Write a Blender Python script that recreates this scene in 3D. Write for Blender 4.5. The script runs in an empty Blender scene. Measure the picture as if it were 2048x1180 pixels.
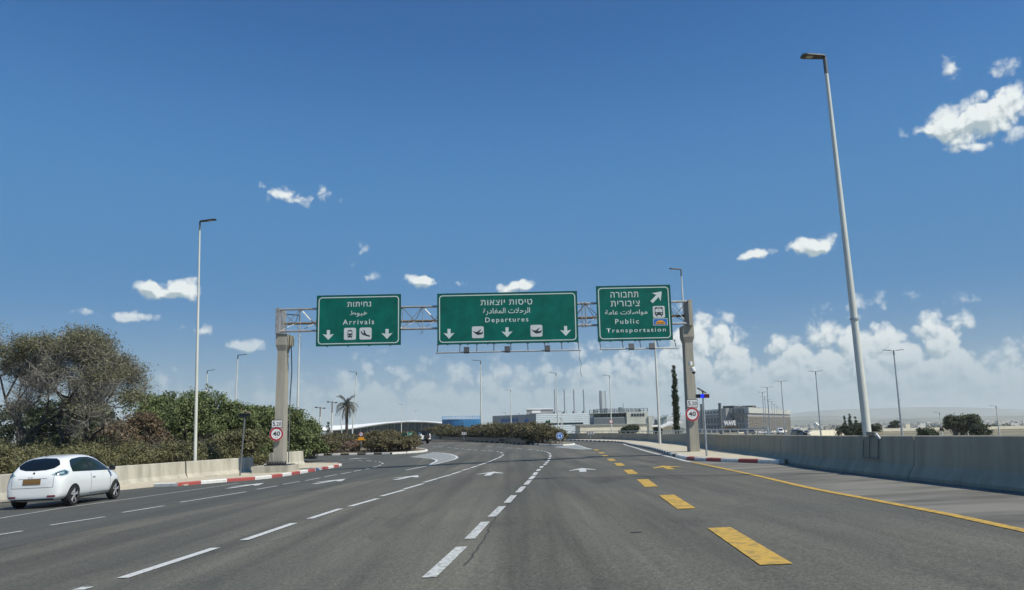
import bpy, bmesh, math, random
import numpy as np
from mathutils import Vector, Matrix
from mathutils.bvhtree import BVHTree

rnd = random.Random(11)
nrg = np.random.RandomState(5)
SC = bpy.context.scene
COL = SC.collection
R = math.radians

# ---------------------------------------------------------------- camera
FPX = 1550.0
ROLL = 0.02
PITCH = math.atan(265 * math.cos(ROLL) / FPX)
CZ = 1.41
ca, sa, cp, sp = math.cos(ROLL), math.sin(ROLL), math.cos(PITCH), math.sin(PITCH)
FW = Vector((0, cp, sp)); RT = Vector((ca, sp * sa, -cp * sa)); UP = Vector((sa, -sp * ca, cp * ca))
cam = bpy.data.cameras.new('camera')
cam.sensor_width = 36; cam.lens = 36 * FPX / 2048
cam.clip_start = 0.1; cam.clip_end = 30000
camo = bpy.data.objects.new('camera', cam); COL.objects.link(camo)
camo.matrix_world = Matrix(((RT.x, UP.x, -FW.x, 0), (RT.y, UP.y, -FW.y, 0), (RT.z, UP.z, -FW.z, CZ), (0, 0, 0, 1)))
SC.camera = camo
SC.view_settings.view_transform = 'Standard'; SC.view_settings.look = 'None'
SC.view_settings.gamma = 1; SC.view_settings.use_curve_mapping = False
SC.view_settings.exposure = 0.07
SC.cycles.max_bounces = 6; SC.cycles.volume_bounces = 1; SC.cycles.transparent_max_bounces = 12

def ray(px, py):
    return FW * FPX + RT * (px - 1024) + UP * (590 - py)
def ss(a, b, x):
    t = min(1, max(0, (x - a) / (b - a))); return t * t * (3 - 2 * t)
def gz(x, y):                      # banked road surface, lifted on its outer (right) side
    ye = y if y < 40 else 40 + 9 * (1 - math.exp(-(y - 40) / 12))
    return .028 * (1 - ss(50, 85, y)) * max(-30, min(24, x)) - .012 * ye
def G(px, py, h=0.0, hi=700):
    d = ray(px, py); lo = 0.0; t = 2 / d.y; top = hi / d.y
    while t < top:
        if CZ + t * d.z < gz(t * d.x, t * d.y) + h: break
        lo = t; t *= 1.02
    a, b = lo, t
    for _ in range(34):
        m = (a + b) / 2
        if CZ + m * d.z < gz(m * d.x, m * d.y) + h: b = m
        else: a = m
    return Vector((b * d.x, b * d.y, CZ + b * d.z))
def D(px, py, Y):
    d = ray(px, py); t = Y / d.y
    return Vector((t * d.x, Y, CZ + t * d.z))

# ---------------------------------------------------------------- sun and sky
SUNV = Vector((0.80, -0.50, 1.22)).normalized()
sun = bpy.data.lights.new('sun', 'SUN'); sun.energy = 4.5; sun.angle = R(0.55); sun.color = (1.0, 0.95, 0.83)
suno = bpy.data.objects.new('sun', sun); COL.objects.link(suno)
suno.rotation_euler = SUNV.to_track_quat('Z', 'Y').to_euler(); suno.location = (0, 0, 60)
world = bpy.data.worlds.new('World'); SC.world = world; world.use_nodes = True
nt = world.node_tree; nt.nodes.clear()
def WN(t, **k):
    n = nt.nodes.new(t)
    for a, b in k.items(): setattr(n, a, b)
    return n
def wl(a, b): nt.links.new(a, b)
def wmath(op, a, b=None, c=None, clamp=False):
    n = WN('ShaderNodeMath', operation=op, use_clamp=clamp)
    for i, v in enumerate((a, b, c)):
        if v is None: continue
        if isinstance(v, (int, float)): n.inputs[i].default_value = v
        else: wl(v, n.inputs[i])
    return n.outputs[0]
def wramp(v, a, b, lo=0.0, hi=1.0, smooth=True):
    n = WN('ShaderNodeMapRange'); n.interpolation_type = 'SMOOTHSTEP' if smooth else 'LINEAR'
    n.inputs[1].default_value = a; n.inputs[2].default_value = b; n.inputs[3].default_value = lo; n.inputs[4].default_value = hi
    wl(v, n.inputs[0]); return n.outputs[0]
sky = WN('ShaderNodeTexSky', sky_type='NISHITA'); sky.sun_disc = False
sky.sun_elevation = math.asin(SUNV.z); sky.sun_rotation = math.atan2(SUNV.x, SUNV.y)
sky.air_density = 1.0; sky.dust_density = 0.3; sky.ozone_density = 3.0; sky.altitude = 0
tc = WN('ShaderNodeTexCoord'); sep = WN('ShaderNodeSeparateXYZ'); wl(tc.outputs['Generated'], sep.inputs[0])
az = wmath('ARCTAN2', sep.outputs[0], sep.outputs[1]); el = wmath('ARCSINE', sep.outputs[2])
com = WN('ShaderNodeCombineXYZ'); wl(az, com.inputs[0]); wl(el, com.inputs[1])
def wnoise(scale, detail, rough, off=(0, 0, 0), stretch=(1, 1, 1), dist=0.0):
    mp = WN('ShaderNodeMapping'); mp.inputs['Location'].default_value = off; mp.inputs['Scale'].default_value = stretch
    wl(tc.outputs['Generated'], mp.inputs[0])
    n = WN('ShaderNodeTexNoise'); n.inputs['Scale'].default_value = scale; n.inputs['Detail'].default_value = detail
    n.inputs['Roughness'].default_value = rough; n.inputs['Distortion'].default_value = dist
    wl(mp.outputs[0], n.inputs['Vector']); return n.outputs[0]
def azel(px, py):
    d = ray(px, py).normalized(); return math.atan2(d.x, d.y), math.asin(d.z)
# (cx, cy, rx, ry, strength): where each loose cloud stands, as directions of view
CUM = [(1950, 240, 104, 40, 2.6), (1985, 212, 72, 42, 2.6), (1866, 258, 56, 16, 1.6), (1965, 290, 90, 13, .9), (1990, 146, 50, 22, .55), (1897, 138, 14, 30, .6), (2040, 225, 40, 50, 1.4),
       (548, 387, 46, 18, 1.1), (622, 398, 52, 18, 1.2), (330, 577, 56, 25, 2.6), (235, 632, 72, 13, 1.9), (362, 659, 20, 10, 1.0), (408, 661, 24, 11, 1.1),
       (498, 691, 38, 14, 1.8), (722, 518, 18, 22, .7), (735, 552, 22, 8, .55), (848, 561, 30, 15, 2.4), (906, 562, 20, 9, .75), (1034, 574, 36, 12, 2.2), (517, 478, 16, 6, .5),
       (1622, 494, 56, 18, 2.0), (1517, 508, 46, 11, 1.7)]
TOPS = [(-60, 760, .6), (60, 755, .6), (200, 755, .65), (300, 742, .75), (360, 735, .8), (440, 755, .7), (520, 752, .65), (640, 735, .7), (740, 705, .75), (860, 712, .75), (980, 700, .8), (1080, 705, .8), (1160, 680, .85), (1230, 672, .9), (1300, 670, .9),
        (1340, 625, .95), (1380, 600, 1), (1440, 605, 1), (1475, 620, 1), (1500, 668, 1), (1530, 655, 1), (1590, 632, 1), (1640, 618, 1), (1690, 596, 1), (1760, 583, 1), (1800, 600, 1), (1850, 590, 1), (1920, 592, 1), (1950, 632, 1), (1985, 668, .95), (2020, 645, .95), (2100, 640, .95)]
def curve_node(src, pts):
    n = WN('ShaderNodeFloatCurve'); c_ = n.mapping.curves[0]
    while len(c_.points) > 2: c_.points.remove(c_.points[-1])
    c_.points[0].location = pts[0]; c_.points[1].location = pts[-1]
    for p in pts[1:-1]: c_.points.new(*p)
    n.mapping.update(); wl(src, n.inputs['Value']); return n.outputs[0]
A0, A1 = -.72, .72
def cloud_field(dx, dy):
    """how much cloud there is in a direction of view, shifted a step (dx, dy) across the sky"""
    ps = WN('ShaderNodeVectorMath', operation='ADD'); wl(com.outputs[0], ps.inputs[0]); ps.inputs[1].default_value = (dx, dy, 0)
    def nz(scale, detail, rough, off=(0, 0, 0), src=None):
        mp = WN('ShaderNodeMapping'); mp.inputs['Location'].default_value = off; mp.inputs['Scale'].default_value = (1, 1.15, 1); wl(src or ps.outputs[0], mp.inputs[0])
        n = WN('ShaderNodeTexNoise'); n.noise_dimensions = '2D'; n.inputs['Scale'].default_value = scale; n.inputs['Detail'].default_value = detail; n.inputs['Roughness'].default_value = rough
        wl(mp.outputs[0], n.inputs['Vector']); return n
    wz = nz(24, 2, .55, (3, 1, 0))
    w1 = WN('ShaderNodeVectorMath', operation='MULTIPLY_ADD'); wl(wz.outputs['Color'], w1.inputs[0]); w1.inputs[1].default_value = (.045, .014, 0); w1.inputs[2].default_value = (-.0225, -.007, 0)
    ad = WN('ShaderNodeVectorMath', operation='ADD'); wl(ps.outputs[0], ad.inputs[0]); wl(w1.outputs[0], ad.inputs[1])
    cur = None
    for (cx, cy, rx, ry, s_) in CUM:
        a0, e0 = azel(cx, cy); a1, _ = azel(cx + rx, cy); _, e1 = azel(cx, cy - ry)
        sb = WN('ShaderNodeVectorMath', operation='SUBTRACT'); wl(ad.outputs[0], sb.inputs[0]); sb.inputs[1].default_value = (a0, e0, 0)
        ml = WN('ShaderNodeVectorMath', operation='MULTIPLY'); wl(sb.outputs[0], ml.inputs[0]); ml.inputs[1].default_value = (1 / (1.28 * (a1 - a0)), 1 / (1.28 * (e1 - e0)), 0)
        ln = WN('ShaderNodeVectorMath', operation='LENGTH'); wl(ml.outputs[0], ln.inputs[0])
        v = wmath('MULTIPLY_ADD', ln.outputs['Value'], -s_, s_)
        cur = v if cur is None else wmath('MAXIMUM', cur, v)
    sp2 = WN('ShaderNodeSeparateXYZ'); wl(ad.outputs[0], sp2.inputs[0])
    u_ = wmath('MULTIPLY_ADD', sp2.outputs[0], 1 / (A1 - A0), -A0 / (A1 - A0), clamp=True)
    top = curve_node(u_, [((azel(x, y)[0] - A0) / (A1 - A0), azel(x, y)[1] * 3) for x, y, q_ in TOPS])
    nb = nz(2.2, 2, .5, (4, 4, 0))           # outside the frame the bank goes on round the horizon
    side = wramp(wmath('ABSOLUTE', az), .60, .80)
    topv = wmath('MULTIPLY_ADD', side, wmath('SUBTRACT', wramp(nb.outputs[0], .35, .7, .05, .5), top), top)
    bank = wmath('MULTIPLY', wmath('MINIMUM', wmath('MULTIPLY_ADD', topv, 1 / 3, wmath('MULTIPLY', sp2.outputs[1], -1.0)), .075), 24.0)
    cur = wmath('MAXIMUM', cur, bank)
    mp = WN('ShaderNodeVectorMath', operation='MULTIPLY_ADD'); wl(wz.outputs['Color'], mp.inputs[0]); mp.inputs[1].default_value = (.014, .014, 0); wl(ps.outputs[0], mp.inputs[2])
    vo_ = WN('ShaderNodeTexVoronoi'); vo_.voronoi_dimensions = '2D'; vo_.feature = 'F1'; vo_.inputs['Scale'].default_value = 31
    vo_.inputs['Detail'].default_value = 2.6; vo_.inputs['Roughness'].default_value = .5; vo_.inputs['Lacunarity'].default_value = 2.2; wl(mp.outputs[0], vo_.inputs['Vector'])
    sq = wmath('MULTIPLY', vo_.outputs['Distance'], vo_.outputs['Distance'])
    fn = nz(50, 7, .64, (1, 2, 3))
    body = wmath('ADD', cur, wmath('MULTIPLY_ADD', sq, -1.05, .50))
    return wmath('ADD', body, wmath('MULTIPLY_ADD', fn.outputs[0], 1.0, -.5)), cur
dens, cur = cloud_field(0, 0)
dens2, _c = cloud_field(.004, .0075)             # a step towards the sun
uu = wmath('MULTIPLY_ADD', az, 1 / (A1 - A0), -A0 / (A1 - A0), clamp=True)
opac = curve_node(uu, [((azel(x, y)[0] - A0) / (A1 - A0), q_) for x, y, q_ in TOPS])
opac = wmath('MAXIMUM', opac, wramp(el, .105, .15))
alpha = wmath('MULTIPLY', wramp(dens, .10, 1.15), opac)
lit = wmath('MULTIPLY_ADD', wmath('SUBTRACT', dens, dens2), .95, .64)     # bright where the cloud thins towards the sun
low = wramp(el, -.02, .12)                       # cloud seen through more air near the horizon
bright = wmath('MULTIPLY', wramp(lit, .0, 1.05), wmath('MULTIPLY_ADD', low, .82, .18), clamp=True)
ccol = WN('ShaderNodeMix', data_type='RGBA'); wl(bright, ccol.inputs[0])
ccol.inputs[6].default_value = (.40, .49, .52, 1); ccol.inputs[7].default_value = (.84, .88, .87, 1)
skym = WN('ShaderNodeVectorMath', operation='MULTIPLY'); wl(sky.outputs[0], skym.inputs[0]); skym.inputs[1].default_value = (.027, .071, .107)
# thin grey-blue veil of distant air low in the sky
veil = wramp(el, -.01, .215, .92, 0)
mcol = WN('ShaderNodeMix', data_type='RGBA'); wl(wramp(el, .20, .52, .92, 0), mcol.inputs[0]); wl(skym.outputs[0], mcol.inputs[6]); mcol.inputs[7].default_value = (.068, .222, .455, 1)
vcol = WN('ShaderNodeMix', data_type='RGBA'); wl(wmath('POWER', veil, 1.7), vcol.inputs[0]); wl(mcol.outputs[2], vcol.inputs[6]); vcol.inputs[7].default_value = (.325, .44, .49, 1)
smix = WN('ShaderNodeMix', data_type='RGBA'); wl(wmath('MULTIPLY', alpha, wramp(el, .0, .13, .35, .97)), smix.inputs[0]); wl(vcol.outputs[2], smix.inputs[6]); wl(ccol.outputs[2], smix.inputs[7])
bg = WN('ShaderNodeBackground'); wl(smix.outputs[2], bg.inputs[0]); bg.inputs[1].default_value = 1.0
wo = WN('ShaderNodeOutputWorld'); wl(bg.outputs[0], wo.inputs[0])

# ---------------------------------------------------------------- materials
def mat(name, col, rough=.6, metal=0.0, var=0.0, scale=3.0, bump=0.0, bscale=None, col2=None, stretch=(1, 1, 1), detail=6, contrast=(.35, .65), spec=.5, emit=None, coat=0.0, obj=False, trans=0.0, perleaf=0.0):
    m = bpy.data.materials.new(name); m.use_nodes = True
    t = m.node_tree; b = t.nodes['Principled BSDF']
    b.inputs['Roughness'].default_value = rough; b.inputs['Metallic'].default_value = metal
    b.inputs['Specular IOR Level'].default_value = spec
    if coat: b.inputs['Coat Weight'].default_value = coat; b.inputs['Coat Roughness'].default_value = .05
    c = (col[0], col[1], col[2], 1)
    if emit: b.inputs['Emission Color'].default_value = c; b.inputs['Emission Strength'].default_value = emit
    out = None
    if var or bump or col2:
        if obj: tcn = t.nodes.new('ShaderNodeTexCoord'); src = tcn.outputs['Object']
        else: ge = t.nodes.new('ShaderNodeNewGeometry'); src = ge.outputs['Position']
        mp = t.nodes.new('ShaderNodeMapping'); mp.inputs['Scale'].default_value = stretch; t.links.new(src, mp.inputs[0])
    if var or col2:
        n = t.nodes.new('ShaderNodeTexNoise'); n.inputs['Scale'].default_value = scale; n.inputs['Detail'].default_value = detail; n.inputs['Roughness'].default_value = .6
        t.links.new(mp.outputs[0], n.inputs['Vector'])
        mr = t.nodes.new('ShaderNodeMapRange'); mr.inputs[1].default_value = contrast[0]; mr.inputs[2].default_value = contrast[1]; t.links.new(n.outputs[0], mr.inputs[0])
        mx = t.nodes.new('ShaderNodeMix'); mx.data_type = 'RGBA'
        if col2 is None: a = [v * (1 - var) for v in col]; z = [min(1, v * (1 + var)) for v in col]
        else: a, z = col, col2
        mx.inputs[6].default_value = (*a[:3], 1); mx.inputs[7].default_value = (*z[:3], 1)
        t.links.new(mr.outputs[0], mx.inputs[0]); out = mx.outputs[2]
    if perleaf:
        ge2 = t.nodes.new('ShaderNodeNewGeometry')
        hs = t.nodes.new('ShaderNodeHueSaturation')
        mr2 = t.nodes.new('ShaderNodeMapRange'); mr2.inputs[3].default_value = 1 - perleaf; mr2.inputs[4].default_value = 1 + perleaf
        t.links.new(ge2.outputs['Random Per Island'], mr2.inputs[0]); t.links.new(mr2.outputs[0], hs.inputs['Value'])
        if out is not None: t.links.new(out, hs.inputs['Color'])
        else: hs.inputs['Color'].default_value = c
        out = hs.outputs[0]
    if out is not None: t.links.new(out, b.inputs['Base Color'])
    else: b.inputs['Base Color'].default_value = c
    if bump:
        n2 = t.nodes.new('ShaderNodeTexNoise'); n2.inputs['Scale'].default_value = bscale or scale * 8; n2.inputs['Detail'].default_value = 4
        t.links.new(mp.outputs[0], n2.inputs['Vector'])
        bp = t.nodes.new('ShaderNodeBump'); bp.inputs['Strength'].default_value = bump; bp.inputs['Distance'].default_value = .02
        t.links.new(n2.outputs[0], bp.inputs['Height']); t.links.new(bp.outputs[0], b.inputs['Normal'])
    if trans:
        tr = t.nodes.new('ShaderNodeBsdfTranslucent'); ms = t.nodes.new('ShaderNodeMixShader'); ms.inputs[0].default_value = trans
        if out is not None: t.links.new(out, tr.inputs[0])
        else: tr.inputs[0].default_value = c
        t.links.new(b.outputs[0], ms.inputs[1]); t.links.new(tr.outputs[0], ms.inputs[2]); t.links.new(ms.outputs[0], t.nodes['Material Output'].inputs[0])
    return m

def asphalt_mat(name, ca_, cb_, streak=(.9, .03, 1)):
    m = bpy.data.materials.new(name); m.use_nodes = True; t = m.node_tree; b = t.nodes['Principled BSDF']
    ge = t.nodes.new('ShaderNodeNewGeometry')
    def nz(sc, st, det, lo, hi, off=(0, 0, 0)):
        mp = t.nodes.new('ShaderNodeMapping'); mp.inputs['Scale'].default_value = st; mp.inputs['Location'].default_value = off; mp.inputs['Rotation'].default_value = (0, 0, .078); t.links.new(ge.outputs['Position'], mp.inputs[0])
        n = t.nodes.new('ShaderNodeTexNoise'); n.inputs['Scale'].default_value = sc; n.inputs['Detail'].default_value = det; n.inputs['Roughness'].default_value = .65; t.links.new(mp.outputs[0], n.inputs['Vector'])
        r = t.nodes.new('ShaderNodeMapRange'); r.inputs[1].default_value = lo; r.inputs[2].default_value = hi; t.links.new(n.outputs[0], r.inputs[0]); return r.outputs[0], n.outputs[0]
    a, _ = nz(1.1, streak, 4, .36, .64)
    p, _ = nz(.16, (1, .5, 1), 4, .38, .62, (7, 3, 0))
    sp_, spraw = nz(60, (1, 1, 1), 3, .3, .7)
    big, _ = nz(22, (1, 1, 1), 2, .38, .62)
    st_, _ = nz(.5, (1, .35, 1), 7, .60, .74, (31, 4, 0))
    def mix(f, x, y, bl='MIX'):
        n = t.nodes.new('ShaderNodeMix'); n.data_type = 'RGBA'; n.blend_type = bl
        for s, v in ((0, f), (6, x), (7, y)):
            if isinstance(v, (float, int)): n.inputs[s].default_value = v
            elif isinstance(v, tuple): n.inputs[s].default_value = (*v, 1)
            else: t.links.new(v, n.inputs[s])
        return n.outputs[2]
    c = mix(a, ca_, cb_)
    c2 = mix(p, c, (.070, .075, .066)) 
    c = mix(.55, c, c2)
    lum = t.nodes.new('ShaderNodeMapRange'); lum.inputs[3].default_value = .48; lum.inputs[4].default_value = 1.6; t.links.new(sp_, lum.inputs[0])
    lum2 = t.nodes.new('ShaderNodeMapRange'); lum2.inputs[3].default_value = .80; lum2.inputs[4].default_value = 1.20; t.links.new(big, lum2.inputs[0])
    c = mix(1.0, c, lum.outputs[0], 'MULTIPLY'); c = mix(1.0, c, lum2.outputs[0], 'MULTIPLY')
    c = mix(st_, c, mix(.45, c, (.02, .02, .02)))
    t.links.new(c, b.inputs['Base Color']); b.inputs['Roughness'].default_value = .82; b.inputs['Specular IOR Level'].default_value = .35
    bp = t.nodes.new('ShaderNodeBump'); bp.inputs['Strength'].default_value = .55; bp.inputs['Distance'].default_value = .008
    t.links.new(spraw, bp.inputs['Height']); t.links.new(bp.outputs[0], b.inputs['Normal'])
    return m

M = {}
M['asphalt'] = asphalt_mat('asphalt', (.080, .076, .060), (.152, .144, .112))
M['asphalt_dark'] = asphalt_mat('asphalt_dark', (.070, .071, .062), (.100, .099, .083))
M['tar'] = mat('tar', (.05, .048, .043), .75)
M['shoulder'] = mat('shoulder', (.085, .082, .070), .9, scale=.8, col2=(.20, .19, .16), stretch=(.28, .9, 1), contrast=(.34, .56), bump=.4, bscale=50)
def paint(name, c, wear=(.14, .135, .115)):
    return mat(name, c, .55, scale=20, col2=wear, contrast=(.52, .76), detail=9, bump=.3, bscale=120)
M['line_white'] = paint('line_white', (.62, .63, .60))
M['line_worn'] = mat('line_worn', (.60, .61, .58), .6, scale=15, col2=(.27, .26, .23), contrast=(.46, .62), detail=14, bump=.5, bscale=70)
M['line_yellow'] = mat('line_yellow', (.58, .36, .055), .6, scale=7, col2=(.36, .24, .06), contrast=(.47, .60), detail=14, bump=.5, bscale=60)
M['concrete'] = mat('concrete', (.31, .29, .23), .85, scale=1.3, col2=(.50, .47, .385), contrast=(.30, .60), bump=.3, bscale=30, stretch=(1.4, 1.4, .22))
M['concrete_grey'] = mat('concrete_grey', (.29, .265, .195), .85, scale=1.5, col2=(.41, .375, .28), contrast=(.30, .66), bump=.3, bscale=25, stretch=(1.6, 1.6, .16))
M['column'] = mat('column', (.30, .28, .23), .85, scale=1.6, col2=(.42, .39, .32), contrast=(.3, .72), bump=.3, bscale=25, stretch=(2.5, 2.5, .3))
M['paving'] = mat('paving', (.44, .385, .28), .9, scale=2.2, col2=(.58, .52, .39), contrast=(.3, .7), bump=.3, bscale=40)
M['soil'] = mat('soil', (.13, .10, .065), .95, scale=.35, col2=(.25, .20, .13), bump=.5, bscale=12)
M['field'] = mat('field', (.14, .125, .075), .95, scale=.012, col2=(.27, .235, .155), stretch=(.6, 1.6, 1), detail=9)
M['kerb_white'] = mat('kerb_white', (.74, .73, .68), .7, scale=9, col2=(.44, .42, .37), contrast=(.52, .78))
M['kerb_red'] = mat('kerb_red', (.42, .085, .075), .7, scale=9, col2=(.24, .10, .08), contrast=(.5, .8))
M['kerb_black'] = mat('kerb_black', (.05, .048, .045), .8, var=.3, scale=9)
M['galv'] = mat('galv', (.47, .49, .49), .42, .55, var=.14, scale=6)
M['pole_white'] = mat('pole_white', (.68, .68, .60), .42, .1, var=.08, scale=2, stretch=(1, 1, .3))
M['pole_dark'] = mat('pole_dark', (.16, .17, .175), .5, .3)
M['rust'] = mat('rust', (.20, .145, .09), .7, .3, var=.3, scale=5)
M['truss'] = mat('truss', (.42, .415, .40), .45, .4, scale=4, col2=(.27, .24, .20), contrast=(.45, .75))
M['lamp_head'] = mat('lamp_head', (.03, .034, .038), .45, .3)
M['lamp_glass'] = mat('lamp_glass', (.42, .40, .34), .15)
M['sign_green'] = mat('sign_green', (.0, .122, .092), .6, spec=.2, var=.18, scale=1.3, obj=True, stretch=(1, 1, 1))
M['sign_edge'] = mat('sign_edge', (.0, .055, .037), .5)
M['reflect'] = mat('reflect', (.60, .68, .64), .5, var=.05, scale=3)
M['icon_white'] = mat('icon_white', (.60, .63, .61), .5, var=.04, scale=3)
M['icon_black'] = mat('icon_black', (.02, .03, .033), .5)
M['black'] = mat('black', (.012, .013, .015), .5)
M['white'] = mat('white', (.72, .72, .70), .5)
M['sign_white'] = mat('sign_white', (.78, .78, .76), .45)
M['sign_red'] = mat('sign_red', (.42, .015, .03), .45)
M['sign_blue'] = mat('sign_blue', (.01, .16, .52), .45)
M['sign_orange'] = mat('sign_orange', (.85, .36, .01), .45)
M['steel_dark'] = mat('steel_dark', (.06, .065, .07), .5, .5)
M['solar'] = mat('solar', (.02, .03, .06), .2)
M['beacon_blue'] = mat('beacon_blue', (.01, .03, .9), .3, emit=.9)
M['beacon_red'] = mat('beacon_red', (.10, .01, .015), .3)
M['cable'] = mat('cable', (.10, .10, .10), .6)
M['car_white'] = mat('car_white', (.82, .83, .80), .22, coat=.8, spec=.5)
M['car_black'] = mat('car_black', (.015, .016, .018), .35)
M['car_dark'] = mat('car_dark', (.035, .045, .05), .25, coat=.6)
M['car_grey'] = mat('car_grey', (.22, .23, .24), .3, .3, coat=.6)
M['glass_dark'] = mat('glass_dark', (.006, .010, .014), .06, spec=.6)
M['glass_side'] = mat('glass_side', (.012, .022, .026), .08, spec=.6)
M['tyre'] = mat('tyre', (.014, .014, .015), .8)
M['alloy'] = mat('alloy', (.48, .49, .50), .35, .4)
M['tail'] = mat('tail', (.30, .42, .45), .12, coat=1.0)
M['tail_in'] = mat('tail_in', (.045, .07, .085), .15, coat=1.0)
M['red_lens'] = mat('red_lens', (.22, .03, .04), .25)
M['plate'] = mat('plate', (.20, .115, .035), .5)
M['bark'] = mat('bark', (.085, .070, .055), .9, var=.3, scale=6, bump=.5, bscale=30)
M['twig'] = mat('twig', (.215, .20, .17), .9, var=.3, scale=2)
M['palm_bark'] = mat('palm_bark', (.07, .06, .05), .95, var=.3, scale=8)
def leaf(name, c, c2, sc=.8): return mat(name, c, .6, scale=sc, col2=c2, contrast=(.3, .7), perleaf=.45, trans=.22, spec=.3)
M['leaf_big'] = leaf('leaf_big', (.135, .14, .075), (.22, .21, .12))
M['leaf_green'] = leaf('leaf_green', (.11, .145, .05), (.19, .225, .09))
M['leaf_olive'] = leaf('leaf_olive', (.105, .108, .048), (.20, .19, .09), 1.0)
M['leaf_brown'] = leaf('leaf_brown', (.13, .095, .055), (.20, .145, .085), 1.0)
M['leaf_dry'] = leaf('leaf_dry', (.17, .115, .085), (.24, .17, .115), 1.0)
M['leaf_dark'] = leaf('leaf_dark', (.04, .055, .026), (.07, .09, .045), .5)
M['leaf_hedge'] = leaf('leaf_hedge', (.09, .09, .042), (.18, .15, .078), .45)
M['wall_grey'] = mat('wall_grey', (.38, .38, .365), .8, var=.08, scale=.5)
M['panel_blue'] = mat('panel_blue', (.80, .88, .88), .5, var=.05, scale=.3)
M['panel_shadow'] = mat('panel_groove', (.28, .34, .37), .6)
M['cream'] = mat('cream', (.80, .73, .56), .85, var=.08, scale=.4)
M['cream_grey'] = mat('cream_grey', (.55, .56, .48), .85, var=.08, scale=.4)
M['louvre'] = mat('louvre', (.20, .25, .25), .7, var=.1, scale=.5)
M['stone'] = mat('stone', (.13, .115, .095), .9, scale=.9, col2=(.24, .21, .17), bump=.4, bscale=3)
M['office'] = mat('office', (.33, .33, .33), .8, var=.06, scale=.3)
M['office_light'] = mat('office_light', (.50, .51, .47), .8, var=.06, scale=.3)
M['roof_white'] = mat('roof_white', (.85, .85, .83), .5, var=.04, scale=.1)
M['roof_grey'] = mat('roof_grey', (.36, .39, .39), .6)
M['glass_far'] = mat('glass_far', (.03, .05, .065), .15)
M['tank_blue'] = mat('tank_blue', (.03, .17, .36), .5, var=.12, scale=.4)
M['tank_top'] = mat('tank_top', (.20, .42, .66), .5)
M['brick_red'] = mat('brick_red', (.2, .09, .06), .8)
M['hill'] = mat('hill', (.10, .11, .075), .95, scale=.004, col2=(.22, .205, .14), detail=8)
M['city'] = mat('city', (.55, .52, .46), .8, perleaf=.5)

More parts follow.
